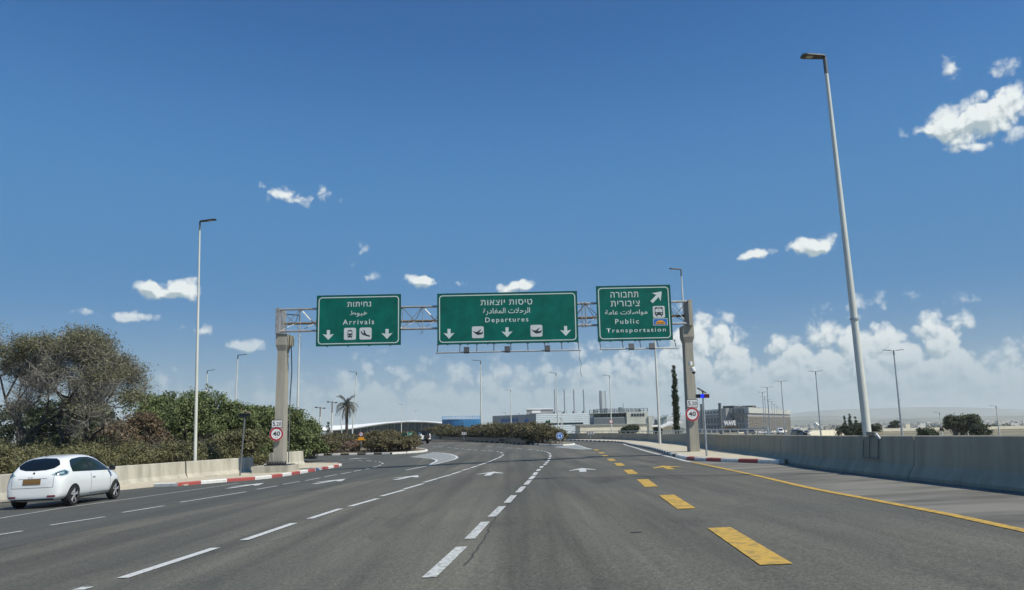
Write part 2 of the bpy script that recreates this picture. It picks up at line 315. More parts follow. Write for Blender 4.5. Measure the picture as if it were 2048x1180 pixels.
# ---------------------------------------------------------------- object helpers
def tag(o, label=None, cat=None, group=None, kind=None):
    if label: o['label'] = label
    if cat: o['category'] = cat
    if group: o['group'] = group
    if kind: o['kind'] = kind
    return o
def thing(name, label, cat, loc, rz=0.0, group=None):
    o = bpy.data.objects.new(name, None); COL.objects.link(o)
    o.location = loc; o.rotation_euler = (0, 0, rz); o.empty_display_size = .2
    return tag(o, label, cat, group)
def link(name, me, parent=None, loc=None, rot=None):
    o = bpy.data.objects.new(name, me); COL.objects.link(o)
    if parent is not None: o.parent = parent
    if loc is not None: o.location = loc
    if rot is not None: o.rotation_euler = rot
    return o
def copy_tree(o, parent=None):
    c = o.copy(); COL.objects.link(c); c.parent = parent
    for ch in list(o.children): copy_tree(ch, c)
    return c
class MB:
    def __init__(s): s.v = []; s.f = []; s.m = []; s.cm = 0
    def add(s, vs, fs):
        b = len(s.v); s.v += [tuple(p) for p in vs]
        for f in fs: s.f.append(tuple(b + i for i in f)); s.m.append(s.cm)
        return s
    def box(s, x0, x1, y0, y1, z0, z1):
        return s.add([(x0, y0, z0), (x1, y0, z0), (x1, y1, z0), (x0, y1, z0), (x0, y0, z1), (x1, y0, z1), (x1, y1, z1), (x0, y1, z1)],
                     [(0, 3, 2, 1), (4, 5, 6, 7), (0, 1, 5, 4), (1, 2, 6, 5), (2, 3, 7, 6), (3, 0, 4, 7)])
    def tube(s, pts, r, n=8, caps=True):
        pts = [Vector(p) for p in pts]
        rs = r if isinstance(r, (list, tuple)) else [r] * len(pts)
        rings = []; vs = []; fs = []
        for i, p in enumerate(pts):
            d = (pts[min(i + 1, len(pts) - 1)] - pts[max(i - 1, 0)]).normalized()
            a = Vector((0, 0, 1)) if abs(d.z) < .9 else Vector((1, 0, 0))
            u = d.cross(a).normalized(); w = d.cross(u)
            for k in range(n):
                t = 2 * math.pi * k / n; vs.append(p + (u * math.cos(t) + w * math.sin(t)) * rs[i])
        for i in range(len(pts) - 1):
            for k in range(n):
                a, b = i * n + k, i * n + (k + 1) % n
                fs.append((a, a + n, b + n, b))
        if caps: fs.append(tuple(range(n))); fs.append(tuple(range((len(pts) - 1) * n, len(pts) * n))[::-1])
        return s.add(vs, fs)
    def prism(s, poly, y0, y1):            # polygon in x,z extruded along y
        n = len(poly)
        vs = [(x, y0, z) for x, z in poly] + [(x, y1, z) for x, z in poly]
        fs = [tuple(range(n)), tuple(range(2 * n - 1, n - 1, -1))] + [(i, i + n, (i + 1) % n + n, (i + 1) % n) for i in range(n)]
        return s.add(vs, fs)
    def slab(s, poly, z0, z1):             # polygon of (x,y) between two heights (numbers or functions)
        n = len(poly)
        a = z0 if callable(z0) else (lambda x, y: z0); b = z1 if callable(z1) else (lambda x, y: z1)
        vs = [(x, y, a(x, y)) for x, y in poly] + [(x, y, b(x, y)) for x, y in poly]
        fs = [tuple(range(n))[::-1], tuple(range(n, 2 * n))] + [(i, (i + 1) % n, (i + 1) % n + n, i + n) for i in range(n)]
        return s.add(vs, fs)
    def sweep(s, path, prof, cap=True):    # path [(x,y,z)], prof [(o,h)] o = to the left of travel
        n = len(prof); vs = []; fs = []
        for i, p in enumerate(path):
            a, b = Vector(path[max(i - 1, 0)][:2]), Vector(path[min(i + 1, len(path) - 1)][:2])
            d = (b - a).normalized(); l = Vector((-d.y, d.x))
            for o, h in prof: vs.append((p[0] + l.x * o, p[1] + l.y * o, p[2] + h))
        for i in range(len(path) - 1):
            for k in range(n - 1):
                a = i * n + k; fs.append((a, a + 1, a + n + 1, a + n))
            fs.append((i * n + n - 1, i * n, i * n + n, i * n + 2 * n - 1))
        if cap: fs.append(tuple(range(n))[::-1]); fs.append(tuple(range((len(path) - 1) * n, len(path) * n)))
        return s.add(vs, fs)
    def mesh(s, name, mats, smooth=False):
        me = bpy.data.meshes.new(name); me.from_pydata(s.v, [], s.f); 
        for m in (mats if isinstance(mats, (list, tuple)) else [mats]): me.materials.append(m)
        if any(s.m): me.polygons.foreach_set('material_index', s.m)
        bm = bmesh.new(); bm.from_mesh(me); bmesh.ops.recalc_face_normals(bm, faces=bm.faces); bm.to_mesh(me); bm.free()
        if smooth:
            me.polygons.foreach_set('use_smooth', [True] * len(me.polygons))
            if smooth != 'all': me.set_sharp_from_angle(angle=R(40))
        me.update(); return me
    def build(s, name, mats, parent=None, smooth=False, **k): return link(name, s.mesh(name, mats, smooth), parent, **k)
def flat(name, poly, m, parent=None, lift=.004, dens=None):   # flat sheet of (x,y) points on the road surface
    b = MB(); b.add([(x, y, gz(x, y) + lift) for x, y in poly], [tuple(range(len(poly)))])
    me = bpy.data.meshes.new(name); me.from_pydata(b.v, [], b.f); me.materials.append(m); me.update()
    if me.polygons and me.polygons[0].normal.z < 0: me.flip_normals()
    return link(name, me, parent)
def lerp(a, b, t): return a + (b - a) * t
def smooth_path(P, step=1.0):              # Catmull-Rom through 2D/3D points
    P = [Vector(p) for p in P]; out = []
    for i in range(len(P) - 1):
        p0, p1, p2, p3 = P[max(i - 1, 0)], P[i], P[i + 1], P[min(i + 2, len(P) - 1)]
        n = max(1, int((p2 - p1).length / step))
        for k in range(n):
            t = k / n
            out.append(.5 * ((2 * p1) + (p2 - p0) * t + (2 * p0 - 5 * p1 + 4 * p2 - p3) * t * t + (3 * p1 - p0 - 3 * p2 + p3) * t ** 3))
    out.append(P[-1]); return out
def resample(P, step):
    out = [P[0].copy()]; acc = 0
    for a, b in zip(P, P[1:]):
        L = (b - a).length
        while acc + L >= step:
            t = (step - acc) / L; a = a.lerp(b, t); out.append(a.copy()); L = (b - a).length; acc = 0
        acc += L
    if (P[-1] - out[-1]).length > .2: out.append(P[-1].copy())
    return out

# ---------------------------------------------------------------- ground, roads
def terrain(x, y):
    base = gz(max(-30, min(24, x)), min(max(y, -20), 95)) - .30
    wallx = 10.0 + max(0, min(y - 30, 60)) * .06
    side_ = ss(wallx + .3, wallx + 8, x) * (1 - ss(95, 125, y)) + ss(18, 45, x) * ss(95, 125, y)
    side_ = min(1, side_)
    base = base * (1 - side_) + (-3.0) * side_
    return base - 12.5 * ss(330, 1100, y) - 4 * ss(1500, 5000, y)
xs = sorted(set([-9000, -6000, -4000, -2500, -1500, -900, -500, -300, -200, -140, -100, -80] + list(range(-60, 61, 3)) + [8, 10, 11, 13, 14, 16] + [75, 100, 140, 200, 280, 400, 600, 900, 1500, 2500, 4000, 6000, 9000]))
ys = sorted(set([-60, -40, -25] + list(range(-16, 131, 4)) + [145, 165, 190, 220, 260, 310, 360, 420, 500, 600, 720, 860, 1100, 1500, 2200, 3200, 4500, 6500, 9500, 14000]))
b = MB(); b.add([(x, y, terrain(x, y)) for y in ys for x in xs], [(j * len(xs) + i, j * len(xs) + i + 1, (j + 1) * len(xs) + i + 1, (j + 1) * len(xs) + i) for j in range(len(ys) - 1) for i in range(len(xs) - 1)])
tag(b.build('ground', M['field'], smooth='all'), kind='structure')

RW = [G(*p) for p in [(2048, 985), (1776, 953), (1640, 938)]]
RWP = [(9.0, -12), (9.05, 4), (9.1, 14.3), (9.2, 20), (9.4, 25), (10.0, 30), (10.5, 34.5), (10.9, 40.7), (11.7, 49.7), (13.4, 66), (14.9, 82), (15.0, 90), (13.9, 101), (11.2, 110), (7.9, 114), (-2, 124), (-14, 142), (-28, 165)]
RWC = smooth_path([(x, y, 0) for x, y in RWP], 1.0)
def rw_x(y):
    best = None
    for a, b_ in zip(RWC, RWC[1:]):
        if min(a.y, b_.y) <= y <= max(a.y, b_.y) and abs(a.y - b_.y) > 1e-6:
            best = a.x + (b_.x - a.x) * (y - a.y) / (b_.y - a.y)
    return best if best is not None else RWC[0].x
vs = []; fs = []; NX = 26; yl = list(np.arange(-12, 165, 1.5))
for y in yl:
    xr = rw_x(y) - .05; xl = -19.0 if y < 44 else -19 - 25 * ss(44, 60, y)
    for i in range(NX + 1):
        x = lerp(xl, xr, i / NX); vs.append((x, y, gz(x, y)))
for j in range(len(yl) - 1):
    for i in range(NX): fs.append((j * (NX + 1) + i, j * (NX + 1) + i + 1, (j + 1) * (NX + 1) + i + 1, (j + 1) * (NX + 1) + i))
me = bpy.data.meshes.new('road'); me.from_pydata(vs, [], fs); me.materials.append(M['asphalt']); me.update()
me.polygons.foreach_set('use_smooth', [True] * len(me.polygons))
road = tag(link('road', me), kind='structure')

def strip(name, pts, w0, w1, m, parent=road, lift=.004, kind=None):   # ribbon along 2D points, offsets w0..w1 to the left
    pts = [Vector(p[:2]) for p in pts]; vs = []
    for i, p in enumerate(pts):
        d = (pts[min(i + 1, len(pts) - 1)] - pts[max(i - 1, 0)]).normalized(); l = Vector((-d.y, d.x))
        for o in (w0, w1):
            q = p + l * o; vs.append((q.x, q.y, gz(q.x, q.y) + lift))
    me = bpy.data.meshes.new(name); me.from_pydata(vs, [], [(2 * i, 2 * i + 2, 2 * i + 3, 2 * i + 1) for i in range(len(pts) - 1)]); me.materials.append(m); me.update()
    if me.polygons[0].normal.z < 0: me.flip_normals()
    o = link(name, me, parent)
    if kind: o['kind'] = kind
    return o
# newer, darker surface of the left (arrivals) lanes
al = smooth_path([(G(0, 1115).x, -8, 0), *[G(*p).to_3d() for p in [(0, 1100), (330, 1030), (560, 992), (700, 966), (800, 948)]], (-6.6, 55, 0), (-7.3, 63, 0), (-9.5, 68.5, 0), (-16, 71, 0), (-34, 70.5, 0)], 1.2)
al = [Vector((p.x, p.y)) for p in al]
left_edge = [Vector((-18.9, y)) for y in np.arange(-8, 42, 2)] + [Vector((-18.6, 44)), Vector((-18, 48)), Vector((-18, 54)), Vector((-20, 60)), Vector((-26, 63)), Vector((-34, 64))]
def curve_at(P, t):
    L = [0]
    for a, b_ in zip(P, P[1:]): L.append(L[-1] + (b_ - a).length)
    s = t * L[-1]
    for i in range(len(P) - 1):
        if L[i + 1] >= s: return P[i].lerp(P[i + 1], (s - L[i]) / max(1e-6, L[i + 1] - L[i]))
    return P[-1]
vs = []; fs = []; NT = 70; NW = 8
for i in range(NT + 1):
    a, c = curve_at(al, i / NT), curve_at(left_edge, i / NT)
    for k in range(NW + 1):
        q = c.lerp(a, k / NW); vs.append((q.x, q.y, gz(q.x, q.y) + .003))
for i in range(NT):
    for k in range(NW): fs.append((i * (NW + 1) + k, i * (NW + 1) + k + 1, (i + 1) * (NW + 1) + k + 1, (i + 1) * (NW + 1) + k))
me = bpy.data.meshes.new('slip_road'); me.from_pydata(vs, [], fs); me.materials.append(M['asphalt_dark']); me.update()
if me.polygons[0].normal.z < 0: me.flip_normals()
link('dark_lane_surface', me, road)
# dusty shoulder right of the solid yellow line
YL = [(2200, 1096), (2048, 1061.7), (1904, 1030.6), (1738, 998.7), (1614, 975), (1510.6, 951), (1423.6, 932.5), (1382, 924)]
ylp = [G(*p) for p in YL]
ylp = [Vector((ylp[0].x + .05, -6, 0))] + ylp
ylp = [Vector((p.x, p.y)) for p in smooth_path([(p.x, p.y, 0) for p in ylp], 1.0)]
vs = []
for p in ylp:
    xr = rw_x(p.y) - .02
    for k in range(5):
        x = lerp(p.x, max(p.x + .05, xr), k / 4); vs.append((x, p.y, gz(x, p.y) + .0035))
me = bpy.data.meshes.new('shoulder'); me.from_pydata(vs, [], [(5 * i + k, 5 * i + k + 1, 5 * i + k + 6, 5 * i + k + 5) for i in range(len(ylp) - 1) for k in range(4)]); me.materials.append(M['shoulder']); me.update()
if me.polygons[0].normal.z < 0: me.flip_normals()
link('shoulder', me, road)
strip('yellow_edge_line', ylp, -.08, .08, M['line_yellow'], lift=.008)

def dash(p, w, m, name='lane_dash', lift=.009):
    a, c = G(p[0], p[1]), G(p[2], p[3]); a2, c2 = Vector((a.x, a.y)), Vector((c.x, c.y))
    L = (c2 - a2).length; n = max(1, int(L / 1.5))
    return strip(name, [a2.lerp(c2, i / n) for i in range(n + 1)], -w / 2, w / 2, m, lift=lift)
def cpath(ox, oy, sc, segs): return [(ox + a * sc, oy + b_ * sc, ox + c * sc, oy + d * sc) for a, b_, c, d in segs]
# left thin lane dashes
LEFT = [(-40, 1076, 45, 1062.5), (100, 1051, 210, 1034), (245, 1025.5, 328, 1012), (360, 1005, 492, 984), (513, 979, 555, 972), (566, 969, 600, 963), (611, 961.5, 640, 956),
        (649, 954, 674, 949), (682, 948.3, 702, 944.2), (707, 943.2, 723, 940), (730, 939, 744, 936), (746, 935.4, 754, 933), (757, 932, 762, 930), (765.5, 928, 764.5, 926), (762, 924.8, 758, 923.6), (754, 923, 748, 922.4), (743, 922.2, 733, 921.2), (725, 921, 717, 920.6), (708, 920.3, 698, 920), (690, 920, 680, 920)]
for s in LEFT: dash(s, .11, M['line_white'])
MAIN = [(155, 1181, 176, 1175), (245, 1157, 431, 1096.5), (488, 1081, 588, 1047), (619, 1038, 681, 1018)] + cpath(700, 860, .2712, [(0, 565, 205, 507), (230, 490, 400, 443), (400, 437, 540, 397), (545, 388, 650, 358), (655, 355, 745, 330), (748, 328, 815, 307), (825, 300, 885, 284), (890, 280, 940, 265), (945, 262, 1005, 242), (1010, 240, 1050, 225), (1055, 222, 1090, 208), (1096, 206, 1118, 194), (1123, 190, 1131, 182),
        (1127, 172, 1110, 165), (1095, 162, 1080, 159.5), (1060, 157, 1020, 153.5), (1003, 152.5, 965, 150), (945, 149, 910, 146.5), (895, 145, 860, 142.5), (845, 141.5, 822, 139.5), (800, 137.5, 770, 134.5), (745, 130.5, 715, 128), (690, 126.5, 650, 123.5), (635, 122.5, 600, 120.5)])
for s in MAIN: dash(s, .15, M['line_white'])
MID = cpath(700, 860, .2712, [(582, 1092, 823, 865), (882, 806, 1000, 680), (1046, 642, 1123, 565), (1157, 539, 1209, 483), (1238, 462, 1281, 418), (1296, 405, 1325, 373), (1330, 365, 1355, 340), (1359, 333, 1374, 313), (1385, 303, 1396, 290), (1407, 280, 1417, 268), (1434, 258, 1443, 249), (1449, 244, 1455, 235), (1462, 229, 1467, 221), (1469, 215, 1473, 207), (1475, 202, 1477, 195), (1478, 190, 1477, 184), (1475, 178, 1471, 172), (1464, 168, 1455, 163.5), (1446, 161, 1434, 158.5), (1422, 156, 1408, 153), (1396, 151.5, 1378, 149.5),
        (1345, 146, 1315, 143.5), (1270, 139.5, 1230, 136.5), (1190, 134, 1150, 131), (1120, 128.5, 1085, 126), (1050, 123.5, 1010, 121)])
for s in MID: dash(s, .155, M['line_worn'] if s[1] > 960 else M['line_white'])
YEL = [(1488, 1056.2, 1553, 1130) , (1333, 990.5, 1373, 1018), (1285, 959, 1303, 974), (1255.5, 939.8, 1266.5, 948.3), (1235.5, 926.4, 1242.5, 932), (1219.5, 917.8, 1226, 921.8), (1208.5, 910.8, 1213, 913.6), (1201, 904.7, 1205.5, 907), (1190, 899, 1195, 901)]
YEL[0] = (1438, 1056.2, 1553, 1130)
for s in YEL: dash(s, .33, M['line_yellow'])
# solid left edge line
lp = [G(*p) for p in [(-60, 1046), (0, 1037), (120, 1017), (251, 999), (380, 981), (478, 966.5)]]
strip('white_edge_line', [Vector((-13.9, -6)), Vector((-13.6, 6))] + [Vector((p.x, p.y)) for p in lp], -.05, .05, M['line_worn'], lift=.008)
def arrow(px, py, ang, m, L=3.3, w=1.05):
    c = G(px, py); ca_, sa_ = math.cos(ang), math.sin(ang)
    sh = [(-.13, -L / 2), (.13, -L / 2), (.13, L * .06), (w / 2, -L * .12), (w / 2, -L * .02), (0, L / 2), (-w / 2, -L * .02), (-w / 2, -L * .12), (-.13, L * .06)]
    P = [(c.x + x * ca_ + y * sa_, c.y - x * sa_ + y * ca_) for x, y in sh]
    b = MB(); V = [(x, y, gz(x, y) + .012) for x, y in P]
    b.add(V, [(0, 1, 2, 8), (2, 3, 4), (8, 2, 4, 5), (8, 5, 6), (8, 6, 7)])
    me = bpy.data.meshes.new('lane_arrow'); me.from_pydata(b.v, [], b.f); me.materials.append(m); me.update()
    bm = bmesh.new(); bm.from_mesh(me); bmesh.ops.recalc_face_normals(bm, faces=bm.faces); bm.to_mesh(me); bm.free()
    return link('lane_arrow', me, road)
arrow(1165, 940.2, R(4), M['line_white']); arrow(981, 947.5, R(3), M['line_white']); arrow(814, 955.3, R(8), M['line_white']); arrow(661, 963, R(9), M['line_white'])
arrow(494, 971.5, R(6), M['line_white']); arrow(1333, 935.3, R(5), M['line_yellow']); arrow(717, 917.2, R(-75), M['line_white'], 2.0, .9)
# painted gores
def gore(px, rim):
    P = [G(*p) for p in px]; P = [(p.x, p.y) for p in P]
    flat('painted_gore', P, M['gore'], road, .006)
    q = [Vector(p) for p in P]; q = q + [q[0]]
    for i in rim: strip('gore_outline', [q[i], q[i + 1]], -.09, .09, M['line_white'], lift=.010)
M['gore'] = mat('gore', (.36, .38, .36), .7, scale=6, col2=(.16, .16, .15), stretch=(1.2, .8, 1), contrast=(.42, .62))
g1 = [(600 + .1953 * x, 760 + .1953 * y) for x, y in [(1350, 742), (1450, 747), (1540, 759), (1600, 781), (1612, 798), (1575, 815), (1500, 835), (1400, 860), (1320, 877), (1360, 852), (1395, 836), (1400, 820), (1345, 804), (1240, 795), (1130, 789)]]
gore(g1, list(range(14)))
g2 = [(1143, 890.5), (1151, 889), (1160, 892), (1172, 896), (1183, 898.5), (1168, 899), (1140, 896.5), (1110, 894.3), (1118, 892.2)]
gore(g2, [1, 2, 3, 4, 5, 6])
dash((812, 940.4, 853, 932.5), .15, M['line_white'])
# kerbside pale gutter line on the right
gl = [G(*p) for p in [(1385, 924.5), (1368, 921.6), (1349, 915.8), (1308, 906.5), (1280, 898.5), (1247, 887.8)]]
strip('white_edge_line', [Vector((p.x, p.y)) for p in smooth_path([(p.x, p.y, 0) for p in gl], 1.5)], -.11, .11, M['line_worn'], lift=.008)
# tar seams
def seam(px, w=.03):
    P = [G(*p) for p in px]; P = smooth_path([(p.x, p.y, 0) for p in P], .35)
    P = [Vector((p.x + rnd.gauss(0, .012), p.y + rnd.gauss(0, .02))) for p in P]
    strip('tar_seam', P, -w / 2, w / 2, M['tar'], lift=.0055)
cc = lambda L: [(700 + .2712 * x, 860 + .2712 * y) for x, y in L]
seam(cc([(850, 1000), (895, 940), (960, 850), (1020, 735), (1060, 670), (1110, 605), (1200, 520), (1270, 450), (1340, 375)]), .022)
seam([(1050, 959.5), (1110, 958.2), (1240, 957.5), (1370, 955), (1510, 950)], .05)
seam([(100, 1160), (330, 1118), (480, 1098), (560, 1078), (700, 1040)], .008)
# manhole-like dark spots
for px, py, r_ in [(1272, 1065, .07), (1012, 968, .06)]:
    c = G(px, py); flat('tar_spot', [(c.x + r_ * 1.3 * math.cos(t), c.y + r_ * math.sin(t)) for t in np.linspace(0, 6.28, 9)[:-1]], M['tar'], road, .0055)

# ---------------------------------------------------------------- kerbs, pavements, islands
def kerb(path2, side, seg, cols, label_none=True, h=.15, name='kerb', start=0):
    """path along the road-side foot of the kerb; side=+1: island lies left of travel"""
    root = bpy.data.objects.new(name, None); COL.objects.link(root); tag(root, kind='structure')
    P = resample([Vector((p[0], p[1], 0)) for p in smooth_path([(x, y, 0) for x, y in path2], .4)], seg)
    for i in range(len(P) - 1):
        n = 3
        a, c = P[i], P[i + 1]; d = (c - a).normalized()
        a2, c2 = a + d * .008, c - d * .008
        pts = [a2.lerp(c2, k / n) for k in range(n + 1)]
        pts = [(p.x, p.y, gz(p.x, p.y)) for p in pts]
        b = MB(); b.sweep(pts, [(0, -.1), (0, h - .03), (.03 * side, h), (.2 * side, h), (.2 * side, -.1)])
        b.build('kerb_stone', M[cols[(i + start) % len(cols)]], root)
    return root, P
lk = [G(*p) for p in [(307, 974), (367, 972), (406, 968), (443, 965), (478, 962), (531, 958), (607, 946.5), (650, 939)]]
lkp = [(p.x, p.y) for p in lk] + [(-11.35, 49.5), (-11.5, 52.5), (-12.8, 55.3), (-15.2, 57.0), (-19.5, 58.6), (-26, 59.5)]
kerb(lkp, 1, 1.35, ['kerb_white', 'kerb_red'])
rkp = [(7.6, 112.5), (10.1, 103), (11.9, 94.7), (12.0, 85.0), (10.2, 63.2), (9.1, 50.0), (8.45, 43.3), (7.95, 37.5), (7.95, 35.2), (8.3, 33.2), (8.75, 31.4), (9.55, 28.6)]
kerb(rkp[:7], 1, .8, ['kerb_white', 'kerb_black'])
kerb(rkp[6:], 1, 1.35, ['kerb_white', 'kerb_black', 'kerb_white', 'kerb_white', 'kerb_white', 'kerb_red'] + ['kerb_white', 'kerb_red'] * 4)
i1 = [(-34, 71.5), (-22, 71.3), (-18.8, 71.2), (-14, 70.4), (-10.8, 69.4), (-8.6, 71.6), (-8.2, 74.2), (-9.2, 78.5), (-13, 90), (-19, 99), (-30, 108)]
kerb(i1[:5], 1, .8, ['kerb_white', 'kerb_black'])
kerb(i1[4:], 1, 1.2, ['kerb_white'])
i2 = [(-30, 160), (-16.9, 144), (-11.9, 134), (-7.7, 123), (-2.05, 107), (-.3, 100), (2.6, 87.0), (4.4, 83.4), (6.0, 84.0), (6.6, 88.4), (4.8, 97), (0, 108), (-6, 119)]
kerb(i2[:7], 1, 1.2, ['kerb_white', 'kerb_black'])
kerb(i2[6:], 1, 1.2, ['kerb_white'])
def pavement(poly, m, name='pavement', h=.147, taper=None):
    bm = bmesh.new(); vsx = [bm.verts.new((x, y, 0)) for x, y in poly]; f = bm.faces.new(vsx)
    bmesh.ops.triangulate(bm, faces=[f]); bmesh.ops.subdivide_edges(bm, edges=bm.edges, cuts=4, use_grid_fill=True)
    for v in bm.verts: v.co.z = gz(v.co.x, v.co.y) + h * (ss(taper[0], taper[1], v.co.y) if taper else 1) + .004
    bd = [e for e in bm.edges if e.is_boundary]; ex = bmesh.ops.extrude_edge_only(bm, edges=bd)
    for g_ in ex['geom']:
        if isinstance(g_, bmesh.types.BMVert): g_.co.z -= .3
    bmesh.ops.recalc_face_normals(bm, faces=bm.faces)
    me = bpy.data.meshes.new(name); bm.to_mesh(me); bm.free(); me.materials.append(m)
    return tag(link(name, me), kind='structure')
def inset(path, o):
    P = [Vector(p) for p in path]; out = []
    for i, p in enumerate(P):
        d = (P[min(i + 1, len(P) - 1)] - P[max(i - 1, 0)]).normalized(); out.append((p.x - d.y * o, p.y + d.x * o))
    return out
def sm2(path, st=1.5): return [(p.x, p.y) for p in smooth_path([(x, y, 0) for x, y in path], st)]
pavement(inset(sm2(lkp), .19) + [(-26, 57), (-17.5, 55), (-17.6, 50), (-18.3, 42), (-18.3, 34), (-16.6, 33.5)], M['paving'], taper=(33.5, 37.0), h=.141)
rwp2 = [(p.x + .1, p.y) for p in RWC if 28.9 <= p.y <= 113 and p.x > 8.2]
pavement(inset(sm2(rkp), .19) + rwp2, M['paving'])
pavement(inset(sm2(i1), .19) + [(-34, 100)], M['soil'], 'planted_island')
pavement(inset(sm2(i2), .19) + [(-20, 140)], M['soil'], 'planted_island')
# soil bank behind the left wall
b = MB()
gx = np.linspace(-75, -18.3, 20); gy = np.linspace(-10, 135, 40)
b.add([(x, y, gz(max(-30, x), y) + .25 + .5 * ss(-20, -40, x)) for y in gy for x in [xx if y < 46 else min(xx, -18.3 - 4.5 * ss(44, 56, y) - .6 * max(0, xx + 60) / 42 * (0 if y < 46 else 1)) for xx in gx]],
      [(j * 20 + i, j * 20 + i + 1, (j + 1) * 20 + i + 1, (j + 1) * 20 + i) for j in range(14) for i in range(19)])
tag(b.build('verge', M['soil'], smooth='all'), kind='structure')

# ---------------------------------------------------------------- walls
def wall_run(P, prof, seglen, m, root, name='wall_segment'):
    P = resample([Vector((p[0], p[1], 0)) for p in P], seglen)
    for i in range(len(P) - 1):
        a, c = P[i], P[i + 1]; d = (c - a).normalized(); a, c = a + d * .02, c - d * .02
        pts = [a.lerp(c, k / 4) for k in range(5)]
        MB().sweep([(p.x, p.y, gz(p.x, p.y)) for p in pts], prof).build(name, m, root)
jersey = [(0, -.3), (0, .07), (-.16, .33), (-.22, .98), (-.245, 1.0), (-.44, 1.0), (-.46, .98), (-.5, -1.6)]
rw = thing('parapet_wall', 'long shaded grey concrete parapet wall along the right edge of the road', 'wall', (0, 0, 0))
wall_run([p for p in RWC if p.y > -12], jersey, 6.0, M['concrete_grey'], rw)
jl = [(0, -.3), (0, .09), (.14, .33), (.20, .94), (.225, .96), (.42, .96), (.46, -.3)]
LWP = [(-17.9, -8), (-18.0, 10), (-18.05, 28), (-17.95, 36), (-17.3, 41), (-16.2, 43.8), (-14.95, 45.6)]
lw = thing('barrier_wall', 'sunlit cream concrete barrier wall behind the white hatchback', 'wall', (0, 0, 0))
wall_run(smooth_path([(x, y, 0) for x, y in LWP], 1.0), jl, 6.2, M['concrete'], lw)
lw2 = thing('barrier_wall', 'short cream concrete barrier behind the left gantry column', 'wall', (0, 0, 0))
wall_run([(-14.35, 47.3), (-13.75, 49.2), (-13.55, 51.2)], [(o, h + .15) for o, h in jl], 8, M['concrete'], lw2)
# handrail on the far part of the parapet
rail = thing('handrail', 'low metal handrail on top of the far parapet wall', 'railing', (0, 0, 0))
rp = [p for p in RWC if 33 < p.y < 114.5 and p.x > 7.5]
rp3 = [(p.x + .33, p.y, gz(p.x, p.y) + 1.27) for p in resample([Vector((p.x, p.y, 0)) for p in rp], 2.0)]
MB().tube(rp3, .045, 6).build('rail', M['galv'], rail)
for p in rp3: MB().box(p[0] - .03, p[0] + .03, p[1] - .04, p[1] + .04, p[2] - .3, p[2] - .03).build('post', M['galv'], rail)
# electrical conduit loop on the right wall by the tall lamp
c0 = G(1727, 950); cx_, cy_ = rw_x(20.9) - .25 + .42, 20.9
bx = thing('junction_box', 'small grey cable box with conduits on the parapet below the tall lamp', 'cable box', (rw_x(20.9), 20.9, gz(rw_x(20.9), 20.9)))
for dy in (-.45, .05, .42): MB().tube([(-.0 + .13, dy, .42), (.20, dy, .98)], .014, 5).build('conduit', M['pole_dark'], bx)
MB().tube([(.125, -.45, .42), (.125, .42, .42)], .014, 5).build('conduit', M['pole_dark'], bx)
MB().box(.2, .42, -.25, .25, 1.0, 1.10).build('box', M['concrete_grey'], bx)
MB().tube([(.2, -.35, 1.05), (.16, -.5, 1.0), (.2, -.55, .92)], .03, 6).build('conduit', M['white'], bx)

# ---------------------------------------------------------------- text and flat shapes on signs (x right, z up, facing -y)
def text(body, width, h, m, parent, x, z, y=-.045, bold=.012, name='lettering', sp=1.0):
    cu = bpy.data.curves.new(name, 'FONT'); cu.body = body; cu.offset = bold; cu.space_character = sp; cu.extrude = .0; cu.resolution_u = 3
    o = bpy.data.objects.new(name, cu); COL.objects.link(o); bpy.context.view_layer.update()
    me = bpy.data.meshes.new_from_object(o.evaluated_get(bpy.context.evaluated_depsgraph_get()))
    COL.objects.unlink(o); bpy.data.objects.remove(o); bpy.data.curves.remove(cu)
    n = len(me.vertices); co = np.empty(n * 3); me.vertices.foreach_get('co', co); co = co.reshape(-1, 3)
    mn, mx = co.min(0), co.max(0); c = (mn + mx) / 2
    out = np.zeros_like(co); out[:, 0] = (co[:, 0] - c[0]) * width / (mx[0] - mn[0]); out[:, 2] = (co[:, 1] - c[1]) * h / (mx[1] - mn[1])
    me.vertices.foreach_set('co', out.ravel()); me.materials.clear(); me.materials.append(m); me.update()
    return link(name, me, parent, loc=(x, y, z))
def shape(name, poly, m, parent, x=0, z=0, y=-.045, t=.004):
    return MB().prism([(a, c) for a, c in poly], y - t, y).build(name, m, parent, loc=(x, 0, z))
def rrect(w, h, r, n=5):
    P = []
    for sx, sz, a0 in ((1, 1, 0), (-1, 1, 90), (-1, -1, 180), (1, -1, 270)):
        for k in range(n + 1):
            a = R(a0 + 90 * k / n); P.append((sx * (w / 2 - r) + r * math.cos(a), sz * (h / 2 - r) + r * math.sin(a)))
    return P
def ring(name, outer, inner, m, parent, y=-.045, t=.004, x=0, z=0):
    n = len(outer); b = MB()
    vs = [(a, y - t, c) for a, c in outer] + [(a, y - t, c) for a, c in inner] + [(a, y, c) for a, c in outer] + [(a, y, c) for a, c in inner]
    fs = []
    for i in range(n):
        j = (i + 1) % n; fs += [(i, j, j + n, i + n), (i, i + 2 * n, j + 2 * n, j), (i + n, j + n, j + 3 * n, i + 3 * n)]
    b.add(vs, fs); return b.build(name, m, parent, loc=(x, 0, z))
def circ(r, n=32): return [(r * math.cos(2 * math.pi * k / n), r * math.sin(2 * math.pi * k / n)) for k in range(n)]
DOWN = [(-.14, .5), (.14, .5), (.14, .02), (.5, .1), (0, -.5), (-.5, .1), (-.14, .02)]
HEB = lambda s: s[::-1]

